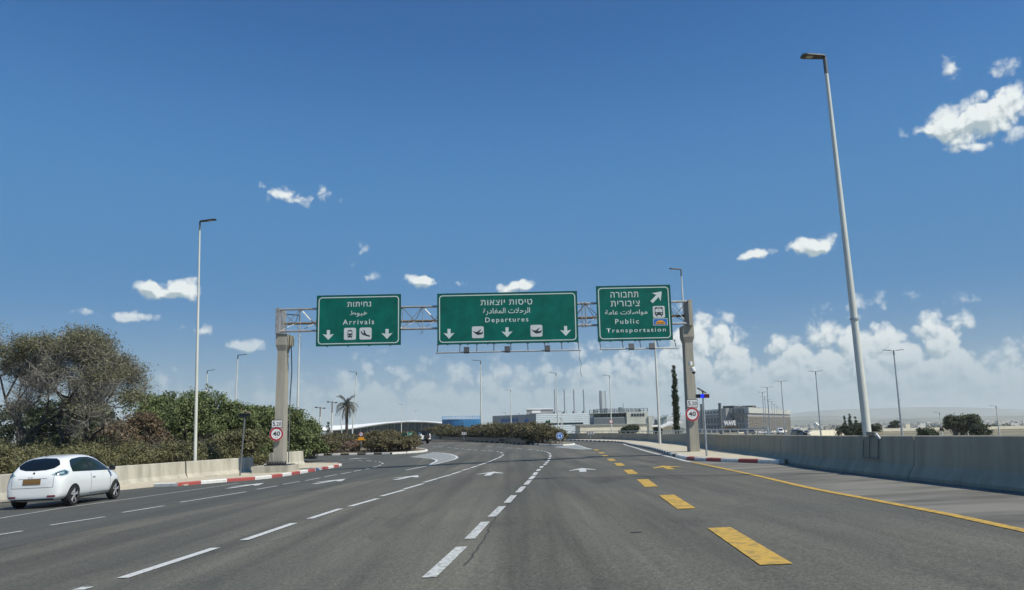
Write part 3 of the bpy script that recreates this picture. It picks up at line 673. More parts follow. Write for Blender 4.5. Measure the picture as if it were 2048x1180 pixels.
YG = 43.4
def gp(px, py, Y=YG): return D(px, py, Y)
zl, zr = gz(-13.2, YG), gz(10, YG)
gant = thing('sign_gantry', 'concrete column and steel truss gantry spanning the whole carriageway', 'sign gantry', (0, YG, 0))
tL, tR = gp(566, 620.5), gp(1372, 605.5)
bL, bR = gp(566, 662), gp(1372, 651)
ztop = (tL.z + tR.z) / 2; zbot = ztop - 1.24; xL, xR = tL.x - .05, tR.x
yf, yr = -.35, .65
zm = (ztop + zbot) / 2 - .05
MB().tube([(xL, yf, ztop), (xR, yf, ztop)], .062, 10).build('chord', M['truss'], gant, True)
MB().tube([(xL, yf, zbot), (xR, yf, zbot)], .062, 10).build('chord', M['truss'], gant, True)
MB().tube([(xL, yr, zm), (xR, yr, zm)], .07, 10).build('chord', M['rust'], gant, True)
npan = int((xR - xL) / 1.12); dx = (xR - xL) / npan
for i in range(npan):
    x0 = xL + i * dx; xm = x0 + dx / 2
    for a, c in (((x0, yf, ztop), (x0, yf, zbot)), ((x0, yf, ztop), (x0 + dx, yf, zbot)) if i % 2 else ((x0, yf, zbot), (x0 + dx, yf, ztop)),
                 ((x0, yf, ztop), (xm, yr, zm)), ((x0 + dx, yf, ztop), (xm, yr, zm)), ((x0, yf, zbot), (xm, yr, zm)), ((x0 + dx, yf, zbot), (xm, yr, zm))):
        MB().tube([a, c], .021, 5).build('brace', M['truss'], gant)
xs_ = gp(1167, 640).x
for xx in (xs_ - .09, xs_ + .09):
    for yy, zz in ((yf, ztop), (yf, zbot), (yr, zm)):
        MB().tube([(xx - .02, yy, zz), (xx + .02, yy, zz)], .13, 12).build('flange', M['truss'], gant)
    MB().tube([(xx * 1.0, yf, ztop), (xx, yf, zbot)], .03, 6).build('brace', M['truss'], gant)
for xe in (xL - .1, xR + .12):
    MB().box(xe - .11, xe + .11, -.5, .8, zbot - .12, ztop + .08).build('end_plate', M['column'] if xe > 0 else M['truss'], gant)
for cxp, ztopc, zb in ((gp(566, 668).x, zbot - .12, zl + .5), (gp(1374, 655).x, zbot - .12, zr + .13)):
    b = MB(); 
    def sec(w, d, z): return [(-w / 2, -d / 2, z), (w / 2, -d / 2, z), (w / 2, d / 2, z), (-w / 2, d / 2, z)]
    S = [sec(.52, .84, zb), sec(.44, .70, ztopc - .95), sec(.62, .90, ztopc - .62), sec(.62, .90, ztopc)]
    for k in range(3): b.add([(x + cxp, y + .15, z) for x, y, z in S[k] + S[k + 1]], [(i, (i + 1) % 4, (i + 1) % 4 + 4, i + 4) for i in range(4)] + ([(0, 1, 2, 3)] if k == 0 else []) + ([(4, 5, 6, 7)] if k == 2 else []))
    b.build('column', M['column'], gant)
cxl = gp(566, 668).x
# plinth and anchor frame of the left column
MB().box(cxl - 1.15, cxl + .75, -1.0, 1.3, zl - .2, zl + .50).build('plinth', M['concrete'], gant)
b = MB()
b.box(cxl - .62, cxl + .62, -.65, .95, zl + .505, zl + .54)
for x in np.arange(cxl - .5, cxl + .56, .14):
    b.box(x - .02, x + .02, -.55, -.36, zl + .54, zl + .72)
b.box(cxl - .5, cxl + .5, -.40, -.37, zl + .54, zl + .62)
b.build('anchor_plate', M['steel_dark'], gant)
# junction boxes and conduit on the back of the left column
MB().box(cxl + .32, cxl + .50, .1, .5, zbot - .75, zbot - .2).build('junction_box', M['concrete_grey'], gant)
MB().tube([(cxl + .36, .45, zbot - .7), (cxl + .40, .55, zbot - 2.2), (cxl + .33, .6, zbot - 3.6), (cxl + .34, .6, zl + .6)], .03, 6).build('conduit', M['pole_dark'], gant)
def cable(pts, name='loose_cable', label='', r=.012):
    p0 = Vector(pts[0]); o = MB().tube([Vector(p) - p0 for p in smooth_path(pts, .08)], r, 5).build('cable', M['cable'], gant, True, loc=p0 - Vector((0, YG, 0)))
    return o
q = lambda px, py, yo=0: gp(px, py) + Vector((0, yo, 0))
cable([q(845, 660, -.35), q(846, 668, -.35), q(843, 672, -.35), q(841, 669, -.35), q(845, 666, -.35), q(848, 664, -.35)])
cable([q(603, 664, -.3), q(601, 674, -.3), q(606, 680, -.3), q(600, 684, -.3), q(606, 690, -.3), q(602, 694, -.3)])

def board(name, label, corners, bar=None, brk=None):
    """corners: px (left, right) x and top/bottom y at the middle"""
    x0, x1, yt, yb = corners
    yc = (yt + yb) / 2
    A, B = gp(x0, yc, YG - .55), gp(x1, yc, YG - .55); T, Bo = gp((x0 + x1) / 2, yt, YG - .55), gp((x0 + x1) / 2, yb, YG - .55)
    w = B.x - A.x; h = T.z - Bo.z; c = Vector(((A.x + B.x) / 2, YG - .55, (T.z + Bo.z) / 2))
    t = thing(name, label, 'road sign', c, 0, None)
    MB().box(-w / 2, w / 2, -.04, 0, -h / 2, h / 2).build('panel', [M['sign_green']], t)
    ring('frame', [(-w / 2 - .012, -h / 2 - .012), (w / 2 + .012, -h / 2 - .012), (w / 2 + .012, h / 2 + .012), (-w / 2 - .012, h / 2 + .012)], [(-w / 2 + .02, -h / 2 + .02), (w / 2 - .02, -h / 2 + .02), (w / 2 - .02, h / 2 - .02), (-w / 2 + .02, h / 2 - .02)], M['sign_edge'], t, y=.01, t=.056)
    ring('border', rrect(w - .19, h - .19, .20), rrect(w - .29, h - .29, .155), M['reflect'], t)
    for k in range(max(3, int(w / 1.1))):    # rear stiffeners, tips show below the panel
        x = -w / 2 + (k + .5) * w / max(3, int(w / 1.1)); MB().box(x - .04, x + .04, .005, .12, -h / 2 - .04, h / 2 + .03).build('stiffener', M['sign_edge'], t)
    if bar:
        for a in bar['posts']:
            x = a * w
            bb = MB(); bb.tube([(x, -.02, -h / 2 - .005), (x, -.45, -h / 2 - .50)], .022, 6); bb.box(x - .07, x + .07, -.07, .0, -h / 2 - .045, -h / 2 - .015)
            bb.build('hanger', M['steel_dark'], t)
        MB().tube([(bar['posts'][0] * w - .09, -.45, -h / 2 - .50), (bar['posts'][-1] * w + .1, -.45, -h / 2 - .50)], .042, 8).build('light_bar', M['galv'], t, True)
        for a in bar['lamps']:
            f_ = MB(); x = a * w
            f_.add([(x - .14, -.60, -h / 2 - .58), (x + .14, -.60, -h / 2 - .58), (x + .14, -.46, -h / 2 - .27), (x - .14, -.46, -h / 2 - .27), (x - .15, -.72, -h / 2 - .52), (x + .15, -.72, -h / 2 - .52), (x + .15, -.60, -h / 2 - .22), (x - .15, -.60, -h / 2 - .22)],
                   [(0, 3, 2, 1), (4, 5, 6, 7), (0, 1, 5, 4), (1, 2, 6, 5), (2, 3, 7, 6), (3, 0, 4, 7)])
            f_.build('floodlight', M['steel_dark'], t)
    return t, w, h
def icon_bg(t, x, z, s, dark=True): return shape('icon_panel', rrect(s, s, s * .13), M['icon_white'], t, x, z, y=-.045)
def plane(t, x, z, s, kind):
    if kind == 'up': P = [(-.42, .12), (-.36, .10), (-.22, .03), (-.05, .04), (.22, .24), (.30, .24), (.14, .03), (.10, -.02), (.34, -.03), (.41, .10), (.44, .08), (.42, -.10), (.36, -.18), (.10, -.22), (-.02, -.24), (-.20, -.12), (-.38, .06)]
    else: P = [(-.40, .22), (-.33, .20), (-.24, .04), (-.12, -.01), (-.18, .30), (-.10, .29), (.04, -.03), (.10, -.08), (.34, -.16), (.40, -.22), (.38, -.26), (.30, -.27), (.06, -.20), (-.22, -.10), (-.34, .0)]
    shape('plane_symbol', [(a * s, c * s) for a, c in P], M['icon_black'], t, x, z, y=-.050)

# ARRIVALS
t, w, h = board('arrivals_sign', 'small overhead green sign reading Arrivals with train and landing plane symbols', (633.5, 801.5, 590.3, 691))
k = .1367 * (YG - .55) / FPX
def U(x, y, cx=862, cy=592): return (x - cx) * k, -(y - cy + .017 * (x - cx)) * k
for body, wd, hh, (x, y) in ((HEB('נחיתות'), 352, 72, (867, 355)), ('\uFEC1\uFEEE\uFE92\uFEEB', 262, 92, (862, 495)), ('Arrivals', 462, 76, (860, 619))):
    X, Z = U(x, y); text(body, wd * k, hh * k, M['reflect'], t, X, Z, bold=.008, sp=1.3 if ord(body[0]) < 200 else 1.12 if ord(body[0]) < 1540 else 1)
for x, y in ((420, 812), (1283, 800)):
    X, Z = U(x, y); shape('arrow', [(a * 168 * k, c * 148 * k) for a, c in DOWN], M['reflect'], t, X, Z)
X, Z = U(738, 796); s = 178 * k; icon_bg(t, X, Z, s)
shape('train_symbol', [(a * s, c * s) for a, c in [(-.2, -.22), (-.2, .22), (-.13, .31), (.13, .31), (.2, .22), (.2, -.22), (.13, -.26), (.18, -.36), (.12, -.36), (.08, -.28), (-.08, -.28), (-.12, -.36), (-.18, -.36), (-.13, -.26)]], M['icon_black'], t, X, Z, y=-.050)
shape('train_window', [(a * s, c * s) for a, c in [(-.15, .03), (.15, .03), (.15, .2), (-.15, .2)]], M['icon_white'], t, X, Z, y=-.055)
for sx in (-1, 1): shape('train_light', [(a * s, c * s) for a, c in circ(.045, 10)], M['icon_white'], t, X + sx * .11 * s, Z - .13 * s, y=-.055)
X, Z = U(967, 792); icon_bg(t, X, Z, s); plane(t, X, Z, s, 'down')
# DEPARTURES
t, w, h = board('departures_sign', 'widest overhead green sign reading Departures, in the middle of the gantry', (875, 1155, 585.3, 686.5),
                dict(posts=[-.5 + .003, -.34, -.22, -.10, .02, .14, .26, .38, .498], lamps=[-.29, -.005, .275]))
dep = t
k = .1864 * (YG - .55) / FPX
def U(x, y, cx=945, cy=508): return (x - cx) * k, -(y - cy + .017 * (x - cx)) * k
for body, wd, hh, (x, y) in ((HEB('טיסות יוצאות'), 560, 60, (937, 338)), ('\uFE93\u0631\u062F\uFE8E\uFED0\uFEE4\uFEDF\u0627 \u062A\uFEFC\uFEA3\uFEAE\uFEDF\u0627', 508, 78, (937, 438)), ('Departures', 466, 68, (937, 536))):
    X, Z = U(x, y); text(body, wd * k, hh * k, M['reflect'], t, X, Z, bold=.007, sp=1.3 if ord(body[0]) < 200 else 1.12 if ord(body[0]) < 1540 and body[0] > '\u0590' and body[0] < '\u05ff' else 1)
for x, y in ((312, 682), (938, 667), (1570, 654)):
    X, Z = U(x, y); shape('arrow', [(a * 120 * k, c * 108 * k) for a, c in DOWN], M['reflect'], t, X, Z)
for x, y in ((623, 665), (1255, 651)):
    X, Z = U(x, y); s = 128 * k; icon_bg(t, X, Z, s); plane(t, X, Z, s, 'up')
cw = w
pts = [(cw / 2 + .03, -.45, -h / 2 - .5), (cw / 2 - .02, -.45, -h / 2 - .9), (cw / 2 + .08, -.45, -h / 2 - 1.25), (cw / 2 + .02, -.45, -h / 2 - 1.6), (cw / 2 + .08, -.45, -h / 2 - 1.95)]
MB().tube(smooth_path(pts, .1), .012, 5).build('loose_cable', M['cable'], t, True)
# PUBLIC TRANSPORTATION
t, w, h = board('public_transport_sign', 'overhead green sign reading Public Transportation beside the right column', (1194, 1342.5, 571.5, 681),
                dict(posts=[-.48, -.18, .055, .285, .52], lamps=[-.08, .19]))
def U(x, y, cx=690, cy=461): return (x - cx) * k, -(y - cy + .035 * (x - cx)) * k
for body, wd, hh, (x, y) in ((HEB('תחבורה'), 300, 62, (592, 263)), (HEB('ציבורית'), 315, 62, (597, 360)), ('\uFE94\uFEE3\uFE8E\uFECB \u062A\uFEFC\uFEBB\u0627\uFEEE\uFEE3', 458, 66, (603, 460)), ('Public', 255, 52, (608, 555)), ('Transportation', 640, 60, (702, 655))):
    X, Z = U(x, y); text(body, wd * k, hh * k, M['reflect'], t, X, Z, bold=.007, sp=1.3 if ord(body[0]) < 200 else 1.12 if ord(body[0]) < 1540 and body[0] > '\u0590' and body[0] < '\u05ff' else 1)
X, Z = U(945, 277); a_ = R(-45)
AR = [(-.12, -.62), (.12, -.62), (.12, .05), (.46, -.08), (0, .55), (-.46, -.08), (-.12, .05)]
shape('arrow', [((a * math.cos(a_) - c * math.sin(a_)) * 140 * k, (a * math.sin(a_) + c * math.cos(a_)) * 140 * k) for a, c in AR], M['reflect'], t, X, Z)
X, Z = U(957, 447); s = 130 * k; icon_bg(t, X, Z, s)
shape('bus_symbol', [(a * s, c * s) for a, c in [(-.3, -.26), (-.34, -.2), (-.34, .3), (-.28, .4), (.28, .4), (.34, .3), (.34, -.2), (.3, -.26), (.24, -.26), (.24, -.38), (.14, -.38), (.14, -.26), (-.14, -.26), (-.14, -.38), (-.24, -.38), (-.24, -.26)]], M['icon_black'], t, X, Z, y=-.050)
for sx in (-1, 1):
    shape('bus_window', [(a * s, c * s) for a, c in [(.01 * sx, -.02), (.29 * sx, -.02), (.29 * sx, .25), (.01 * sx, .25)]], M['icon_white'], t, X, Z, y=-.055)
    shape('bus_light', [(a * s, c * s) for a, c in circ(.05, 10)], M['icon_white'], t, X + sx * .2 * s, Z - .13 * s, y=-.055)
shape('bus_window', [(a * s, c * s) for a, c in [(-.16, .30), (.16, .30), (.16, .35), (-.16, .35)]], M['icon_white'], t, X, Z, y=-.055)
X, Z = U(968, 556); shape('blue_plate', [(a * k, c * k) for a, c in [(-78, -38), (78, -38), (78, 38), (-78, 38)]], M['reflect'], t, X, Z)
shape('blue_plate', [(a * k, c * k) for a, c in [(-72, -32), (72, -32), (72, 32), (-72, 32)]], M['sign_blue'], t, X, Z, y=-.050)
shape('sun_symbol', [(a * k, c * k) for a, c in [(54 * math.cos(q_), 42 * math.sin(q_) - 24) for q_ in np.linspace(0, math.pi, 14)]], M['sign_orange'], t, X, Z, y=-.055)
text('מוניות'[::-1], 80 * k, 16 * k, M['icon_black'], t, X, Z - 10 * k, y=-.062, bold=.02)

# height and speed plates on the columns
def plates(cx, cy, hx, hy, side):
    Y = YG + .15 - .56 * .95 - .03
    c = gp(cx, cy, Y); r = 13.8 * Y / FPX
    t = thing('speed_limit_sign', 'round red rimmed 40 speed limit sign on the %s gantry column' % side, 'road sign', c)
    shape('disc', circ(r), M['sign_white'], t, y=0, t=.01); ring('rim', circ(r * .97), circ(r * .74), M['sign_red'], t, y=-.012)
    text('40', r * 1.02, r * .62, M['black'], t, 0, .02, y=-.018, bold=.015)
    if side == 'left': text('קמ״ש'[::-1], r * .4, r * .1, M['black'], t, 0, -r * .52, y=-.018, bold=.0)
    c = gp(hx, hy, Y); t = thing('height_limit_sign', 'small white 5.20 height plate above the 40 sign on the %s column' % side, 'road sign', c)
    W2, H2 = 10.6 * Y / FPX, 7.6 * Y / FPX
    shape('plate', [(-W2, -H2), (W2, -H2), (W2, H2), (-W2, H2)], M['sign_white'], t, y=0, t=.01)
    ring('rim', [(-W2, -H2), (W2, -H2), (W2, H2), (-W2, H2)], [(-W2 * .93, -H2 * .9), (W2 * .93, -H2 * .9), (W2 * .93, H2 * .9), (-W2 * .93, H2 * .9)], M['black'], t, y=-.012)
    text('5', W2 * .42, H2 * 1.15, M['black'], t, -W2 * .55, 0, y=-.018, bold=.01); shape('decimal_point', [(a * .02, c_ * .02) for a, c_ in circ(1, 8)], M['black'], t, -W2 * .18, -H2 * .45, y=-.018)
    text('20', W2 * .85, H2 * .95, M['black'], t, W2 * .38, -.01, y=-.018, bold=.008, sp=1.1)
plates(553, 868, 554, 847.5, 'left'); plates(1384.5, 828.5, 1384.5, 806.5, 'right')
# CCTV on the right column
c = gp(1380, 728, YG - .45)
t = thing('security_camera', 'white dome security camera bracketed to the right gantry column', 'camera', c)
MB().tube([(-.02, .1, .0), (-.02, -.18, .02)], .03, 8).build('bracket', M['galv'], t)
MB().tube([(-.02, -.18, .12), (-.02, -.18, -.08)], [.10, .11], 12).build('housing', M['white'], t, True)
MB().tube([(.06, -.25, -.2), (.10, -.28, -.36), (.11, -.3, -.46)], [.10, .13, .10], 12).build('housing', M['white'], t, True)
MB().tube([(.11, -.3, -.46), (.11, -.3, -.54), (.11, -.3, -.57)], [.10, .085, .03], 12).build('lens', M['black'], t, True)
MB().tube([(.0, .1, -.25), (.06, -.2, -.22)], .03, 6).build('bracket', M['galv'], t)
MB().tube([(.06, -.1, .05), (.28, -.1, .06)], .012, 5).build('bracket', M['galv'], t)

# ---------------------------------------------------------------- street lamps
def lamp_head(t, H, side, L=.74, tilt=.10):
    s = side
    b = MB(); pl = [(0.05, .10), (.02, .03), (-.02, -.11), (-.12, -.15), (-L * .8, -.17), (-L, -.11), (-L, .10), (-L * .85, .16), (-.2, .13)]
    V = []
    for x, y in pl: V.append((s * -x, y, H + .05 + tilt * -x * .9))
    n = len(pl); V2 = [(x * .96 + .0, y * .8, z + .055) for x, y, z in V]
    b.add(V + V2, [tuple(range(n)), tuple(range(n, 2 * n))] + [(i, (i + 1) % n, (i + 1) % n + n, i + n) for i in range(n)])
    b.build('lamp_head', M['lamp_head'], t)
    g = MB(); xa, xb = -L * .78, -L * .52
    g.add([(s * -x, y, H + .045 + tilt * -x * .9 - .004) for x, y in ((xa, -.09), (xb, -.09), (xb, .08), (xa, .08))], [(0, 1, 2, 3)])
    g.build('lens', M['lamp_glass'], t)
def street_lamp(px, pyt, Y, label, side=-1, base_px=None, r0=.10, r1=.05, L=.74, zb=None, m='pole_white', group=None, double=False, head_w=None, sc=1.0):
    T = D(px, pyt, Y); x = T.x
    if base_px: xb_ = D(base_px[0], base_px[1], Y).x
    if zb is None: zb = terrain(x, Y) if (x > rw_x(min(Y, 112)) or x < -18 or Y > 110) else gz(x, Y)
    H = T.z - zb - .1
    t = thing('street_lamp', label, 'street lamp', (x, Y, zb), 0, group)
    MB().tube([(0, 0, 0), (0, 0, H * .25), (0, 0, H - .45)], [r0, r0 * .86 + r1 * .14, r1], 12).build('pole', M[m], t, True)
    MB().tube([(0, 0, H - .46), (0, 0, H + .06)], [r1 * 1.15, r1 * 1.1], 10).build('collar', M['pole_dark'], t, True)
    if double:
        for s_ in (-1, 1):
            MB().tube([(0, 0, H), (s_ * .5 * L, 0, H + .06 * L)], .03, 6).build('arm', M['pole_dark'], t)
            b = MB(); b.add([(s_ * .35 * L, -.14, H + .03), (s_ * L, -.12, H + .09 * L), (s_ * L, .12, H + .09 * L), (s_ * .35 * L, .14, H + .03)] + [(s_ * .35 * L, -.12, H + .10), (s_ * L, -.10, H + .09 * L + .05), (s_ * L, .10, H + .09 * L + .05), (s_ * .35 * L, .12, H + .10)],
                             [(0, 1, 2, 3), (4, 5, 6, 7), (0, 1, 5, 4), (1, 2, 6, 5), (2, 3, 7, 6), (3, 0, 4, 7)]); b.build('lamp_head', M['lamp_head'], t)
    else: lamp_head(t, H, side, L)
    if base_px:
        xb0 = xb_ - (x - xb_) * (D(base_px[0], base_px[1], Y).z - zb) / max(1, T.z - D(base_px[0], base_px[1], Y).z)
        t.location.x = xb0; t.rotation_euler = (0, math.atan2(x - xb0, H), 0)
    return t
t = street_lamp(1649, 112, 21.6, 'tallest street lamp, in the right foreground behind the parapet wall', -1, r0=.118, r1=.052, L=.70, zb=-1.2, base_px=(1735.5, 875))
MB().tube([(0, 0, 5.4), (0, 0, 5.46)], [.125, .12], 14).build('joint_ring', M['galv'], t, True)
t = street_lamp(400, 442, 43.6, 'tall white street lamp just behind the cream wall near the white car', 1, r0=.098, r1=.045, L=.95, base_px=(390, 915))
street_lamp(600, 630, 68, 'street lamp whose head sits behind the left end of the gantry truss', -1, r0=.11, r1=.05, L=1.2)
street_lamp(1362, 538, 57, 'street lamp rising behind the right gantry column', -1, r0=.10, r1=.05, L=.9)
street_lamp(1305, 590, 70, 'street lamp passing behind the Public Transportation sign', -1, r0=.11, r1=.06, L=1.1)
for px, py, Y, sd, lb in [(476, 710, 103, 1, 'street lamp rising from green trees left of the gantry'), (415, 741, 130, 1, 'far small street lamp above the trees at far left'),
                          (713, 744, 137, -1, 'slightly leaning street lamp right beside the palm tree'), (961, 721, 118, -1, 'street lamp below the middle of the Departures sign'),
                          (1112, 746, 146, -1, 'street lamp in front of the four chimneys'), (1219, 751, 156, -1, 'street lamp beside the lattice chimney'),
                          (1021, 780, 205, -1, 'street lamp over the grey end of the pale industrial building'), (803, 808, 300, -1, 'distant lamp over the dark front of the curved terminal'),
                          (831, 821, 360, 1, 'most distant lamp over the curved terminal roof'), (626, 818, 340, -1, 'distant lamp at the left end of the white roof'), (618, 824, 380, 1, 'faint farthest lamp beside the tree at the roof end'),
                          (1124, 823, 215, -1, 'short lamp before the window strip of the pale building'), (1122, 836, 190, -1, 'shortest lamp just right of the green flag'),
                          (1011, 825, 250, -1, 'short lamp against the grey wall with blue letters'), (1039, 827, 290, -1, 'tiny lamp on the roofline of the grey wall'),
                          (1879, 825, 190, -1, 'lamp between the two round trees on the right'), (1992, 812, 160, -1, 'lamp beside the largest round tree at far right'), (1802, 837, 240, -1, 'small lamp behind the double lamp on the right')]:
    o = street_lamp(px, py, Y, lb, sd, base_px={713: (705, 860), 476: (471, 800), 1112: (1116, 850), 1219: (1223, 860)}.get(px), r0=.13 if py < 790 else .15, r1=.07, L=1.35 if py > 720 else 1.2)
t = street_lamp(1787, 700, 88, 'double armed street lamp right of the tallest lamp', r0=.13, r1=.07, L=1.15, double=True, m='galv', group='double armed lamps beyond the parapet')
street_lamp(1631, 742, 122, 'double armed street lamp left of the tallest lamp', r0=.13, r1=.07, L=1.15, double=True, m='galv', group='double armed lamps beyond the parapet')
street_lamp(1562, 762, 150, 'double armed lamp before the right end of the stone building', r0=.13, r1=.07, L=1.2, double=True, m='galv', group='double armed lamps beyond the parapet')
for i, (px, py, Y) in enumerate([(1534, 774, 172), (1524.5, 784, 201), (1529, 793, 232), (1535, 799, 264), (1543, 803, 293), (1548, 808, 330), (1552.5, 812, 369), (1557, 815, 405), (1562, 818, 448), (1571, 821, 490)]):
    street_lamp(px, py, Y, 'one of the thin double lamps receding in a row before the stone building', r0=.13, r1=.08, L=1.3, double=True, m='galv', group='receding row of double lamps')

# solar beacons
def beacon(bx_, by_, tx, ty, label, lit, flip):
    c = G(bx_, by_, .15); t = thing('solar_beacon', label, 'traffic beacon', c)
    H = D(tx, ty, c.y).z - c.z; dxx = D(tx, ty, c.y).x - c.x
    MB().tube([(0, 0, 0), (dxx, 0, H)], .045, 8).build('pole', M['pole_dark' if not lit else 'galv'], t, True)
    MB().box(dxx - .32, dxx + .28, -.06, .06, H - .02, H + .15).build('light_bar', M['car_black'], t)
    if lit:
        MB().box(dxx - .12, dxx + .04, -.075, -.062, H - .01, H + .14).build('blue_light', M['beacon_blue'], t)
        MB().box(dxx + .08, dxx + .27, -.075, -.062, H - .01, H + .14).build('red_light', M['beacon_red'], t)
    b = MB(); xa, xb, za, zb2 = (-.22, .14, .42, .18) if lit else (-.25, .28, .32, .17)
    b.add([(dxx + xa, -.16, H + za), (dxx + xb, -.16, H + zb2), (dxx + xb, .22, H + zb2), (dxx + xa, .22, H + za)] + [(dxx + xa, -.16, H + za + .03), (dxx + xb, -.16, H + zb2 + .03), (dxx + xb, .22, H + zb2 + .03), (dxx + xa, .22, H + za + .03)],
          [(0, 1, 2, 3), (4, 5, 6, 7), (0, 1, 5, 4), (1, 2, 6, 5), (2, 3, 7, 6), (3, 0, 4, 7)]); b.build('solar_panel', M['solar'] if lit else M['rust'], t)
    MB().tube([(dxx, 0, H + .1), (dxx, 0, H + .28)], .03, 6).build('bracket', M['pole_dark'], t)
    if lit: MB().tube([(dxx, -.12, H - .12), (dxx, -.12, H - .22)], [.06, .05], 8).build('camera', M['white'], t)
beacon(480, 951, 489.5, 833, 'unlit solar beacon pole on the left kerb before the cream wall', False, 1)
beacon(1413.5, 912.5, 1406, 795, 'solar beacon with blue and red lights beside the right column', True, 1)
for bx_, by_, ty, Y, lb in ((1406, 866, 808, 60, 'thinner bare steel pole beside the blue beacon'), (1443, 868, 806, 66, 'bare steel pole in front of the office building')):
    c = D(bx_, by_, Y); T = D(bx_ - 5, ty, Y); t = thing('steel_pole', lb, 'pole', (c.x, Y, terrain(c.x, Y)))
    MB().tube([(0, 0, 0), (T.x - c.x + .05, 0, T.z - terrain(c.x, Y))], .13 if Y > 63 else .09, 8).build('pole', M['pole_dark'], t, True)

# ---------------------------------------------------------------- small road signs
def post_sign(px, base_y, cy, r, label, face, h=.15, Y=None):
    c = G(px, base_y, h) if Y is None else D(px, base_y, Y)
    t = thing('road_sign', label, 'road sign', c); S = D(px, cy, c.y); H = S.z - c.z; r = r * c.y / FPX
    MB().tube([(0, 0, 0), (0, 0, H)], .035, 6).build('post', M['galv'], t, True)
    hold = bpy.data.objects.new('face', None); 
    face(t, H, r, c.y); return t
def f_round(t, H, r, Y):
    shape('disc', circ(r), M['sign_blue'], t, z=H, y=-.05, t=.01); ring('rim', circ(r), circ(r * .92), M['sign_white'], t, y=-.062, z=H)
    for k in range(3):
        a = R(120 * k + 60)
        P = []
        for q_ in np.linspace(0, R(70), 6): P.append((r * .62 * math.cos(a + q_), r * .62 * math.sin(a + q_)))
        for q_ in np.linspace(R(70), 0, 6): P.append((r * .42 * math.cos(a + q_), r * .42 * math.sin(a + q_)))
        shape('arrow', P, M['sign_white'], t, z=H, y=-.065)
        e = a + R(70); shape('arrow', [(r * .75 * math.cos(e), r * .75 * math.sin(e)), (r * .52 * math.cos(e + R(38)), r * .52 * math.sin(e + R(38))), (r * .28 * math.cos(e), r * .28 * math.sin(e))], M['sign_white'], t, z=H, y=-.065)
post_sign(1120, 888, 871.5, 7, 'blue round roundabout sign at the tip of the dark hedge', f_round)
def f_chev(n, wpx=13.5):
    def f(t, H, r, Y):
        w = wpx * Y / FPX; hh = 6 * Y / FPX * (wpx / 13.5) ** .4
        shape('panel', [(-w / 2, -hh / 2), (w / 2, -hh / 2), (w / 2, hh / 2), (-w / 2, hh / 2)], M['sign_white'], t, z=H, y=-.05, t=.01)
        for k in range(n):
            x = -w / 2 + w * (k + .30) / n; q_ = hh / 2 * .95; d = w / 7.5
            shape('chevron', [(x, q_), (x + d, q_), (x + d - q_ * .6 + d * 0, 0), (x + d, -q_), (x, -q_), (x - q_ * .6, 0)], M['black'], t, z=H, y=-.062)
    return f
post_sign(1181.5, 880.8, 866, 6, 'black and white chevron board before the far parapet wall', f_chev(4))
post_sign(928, 884, 867, 6, 'black and white chevron board in the hedge right of the jeep', f_chev(3, 10), Y=121)
post_sign(746, 876, 865.5, 6, 'black and white chevron board in the hedge left of the green sign', f_chev(4, 11), Y=98)
post_sign(764, 900, 888.5, 6, 'low chevron board half sunk in the near island hedge', f_chev(3, 8), Y=71.4)
def f_np(t, H, r, Y):
    shape('disc', circ(r), M['sign_red'], t, z=H, y=-.05, t=.01); shape('disc', circ(r * .75), M['sign_white'], t, z=H, y=-.062)
    shape('slash', [(-r * .6, r * .35), (-r * .4, r * .55), (r * .6, -r * .35), (r * .4, -r * .55)], M['sign_blue'], t, z=H, y=-.068)
    w, h2 = 5.2 * Y / FPX, 2.8 * Y / FPX
    shape('yellow_plate', [(-w, -h2), (w, -h2), (w, h2), (-w, h2)], M['sign_orange'], t, z=H - 8.6 * Y / FPX, y=-.05, t=.01)
    shape('yellow_board', [(-w * 2.0, -h2 * .22), (w * 2.0, -h2 * .22), (w * 2.0, h2 * .22), (-w * 2.0, h2 * .22)], M['sign_orange'], t, z=H - 10.8 * Y / FPX, y=-.065, t=.01)
post_sign(722, 898, 868.5, 4.4, 'round stopping sign over a yellow plate in the left island', f_np, Y=71.0)
def f_sp(t, H, r, Y):
    shape('disc', circ(r), M['sign_white'], t, z=H, y=-.05, t=.01); ring('rim', circ(r), circ(r * .75), M['sign_red'], t, y=-.062, z=H)
post_sign(1223, 869, 843, 4, 'small distant speed sign by the lattice chimney lamp', f_sp, Y=140)
# green direction sign by the jeep
c = D(815, 893, 74.5); t = thing('direction_sign', 'small green direction sign on a post beside the jeep', 'road sign', (c.x, 74.5, gz(c.x, 74.5)))
Hs = D(815, 858, 74.5).z - c.z
MB().tube([(0, 0, 0), (0, 0, Hs + .25)], .045, 6).build('post', M['galv'], t, True)
MB().box(.05, .48, -.03, 0, Hs - .17, Hs + .15).build('panel', mat('sign_green_lit', (.02, .27, .18), .5), t)
MB().box(.12, .42, -.035, -.031, Hs + .0, Hs + .04).build('lettering', M['sign_white'], t); MB().box(.14, .38, -.035, -.031, Hs - .09, Hs - .055).build('lettering', M['sign_white'], t)
MB().box(-.5, -.03, -.0, .03, Hs - .22, Hs + .1).build('rear_panel', M['sign_edge'], t)

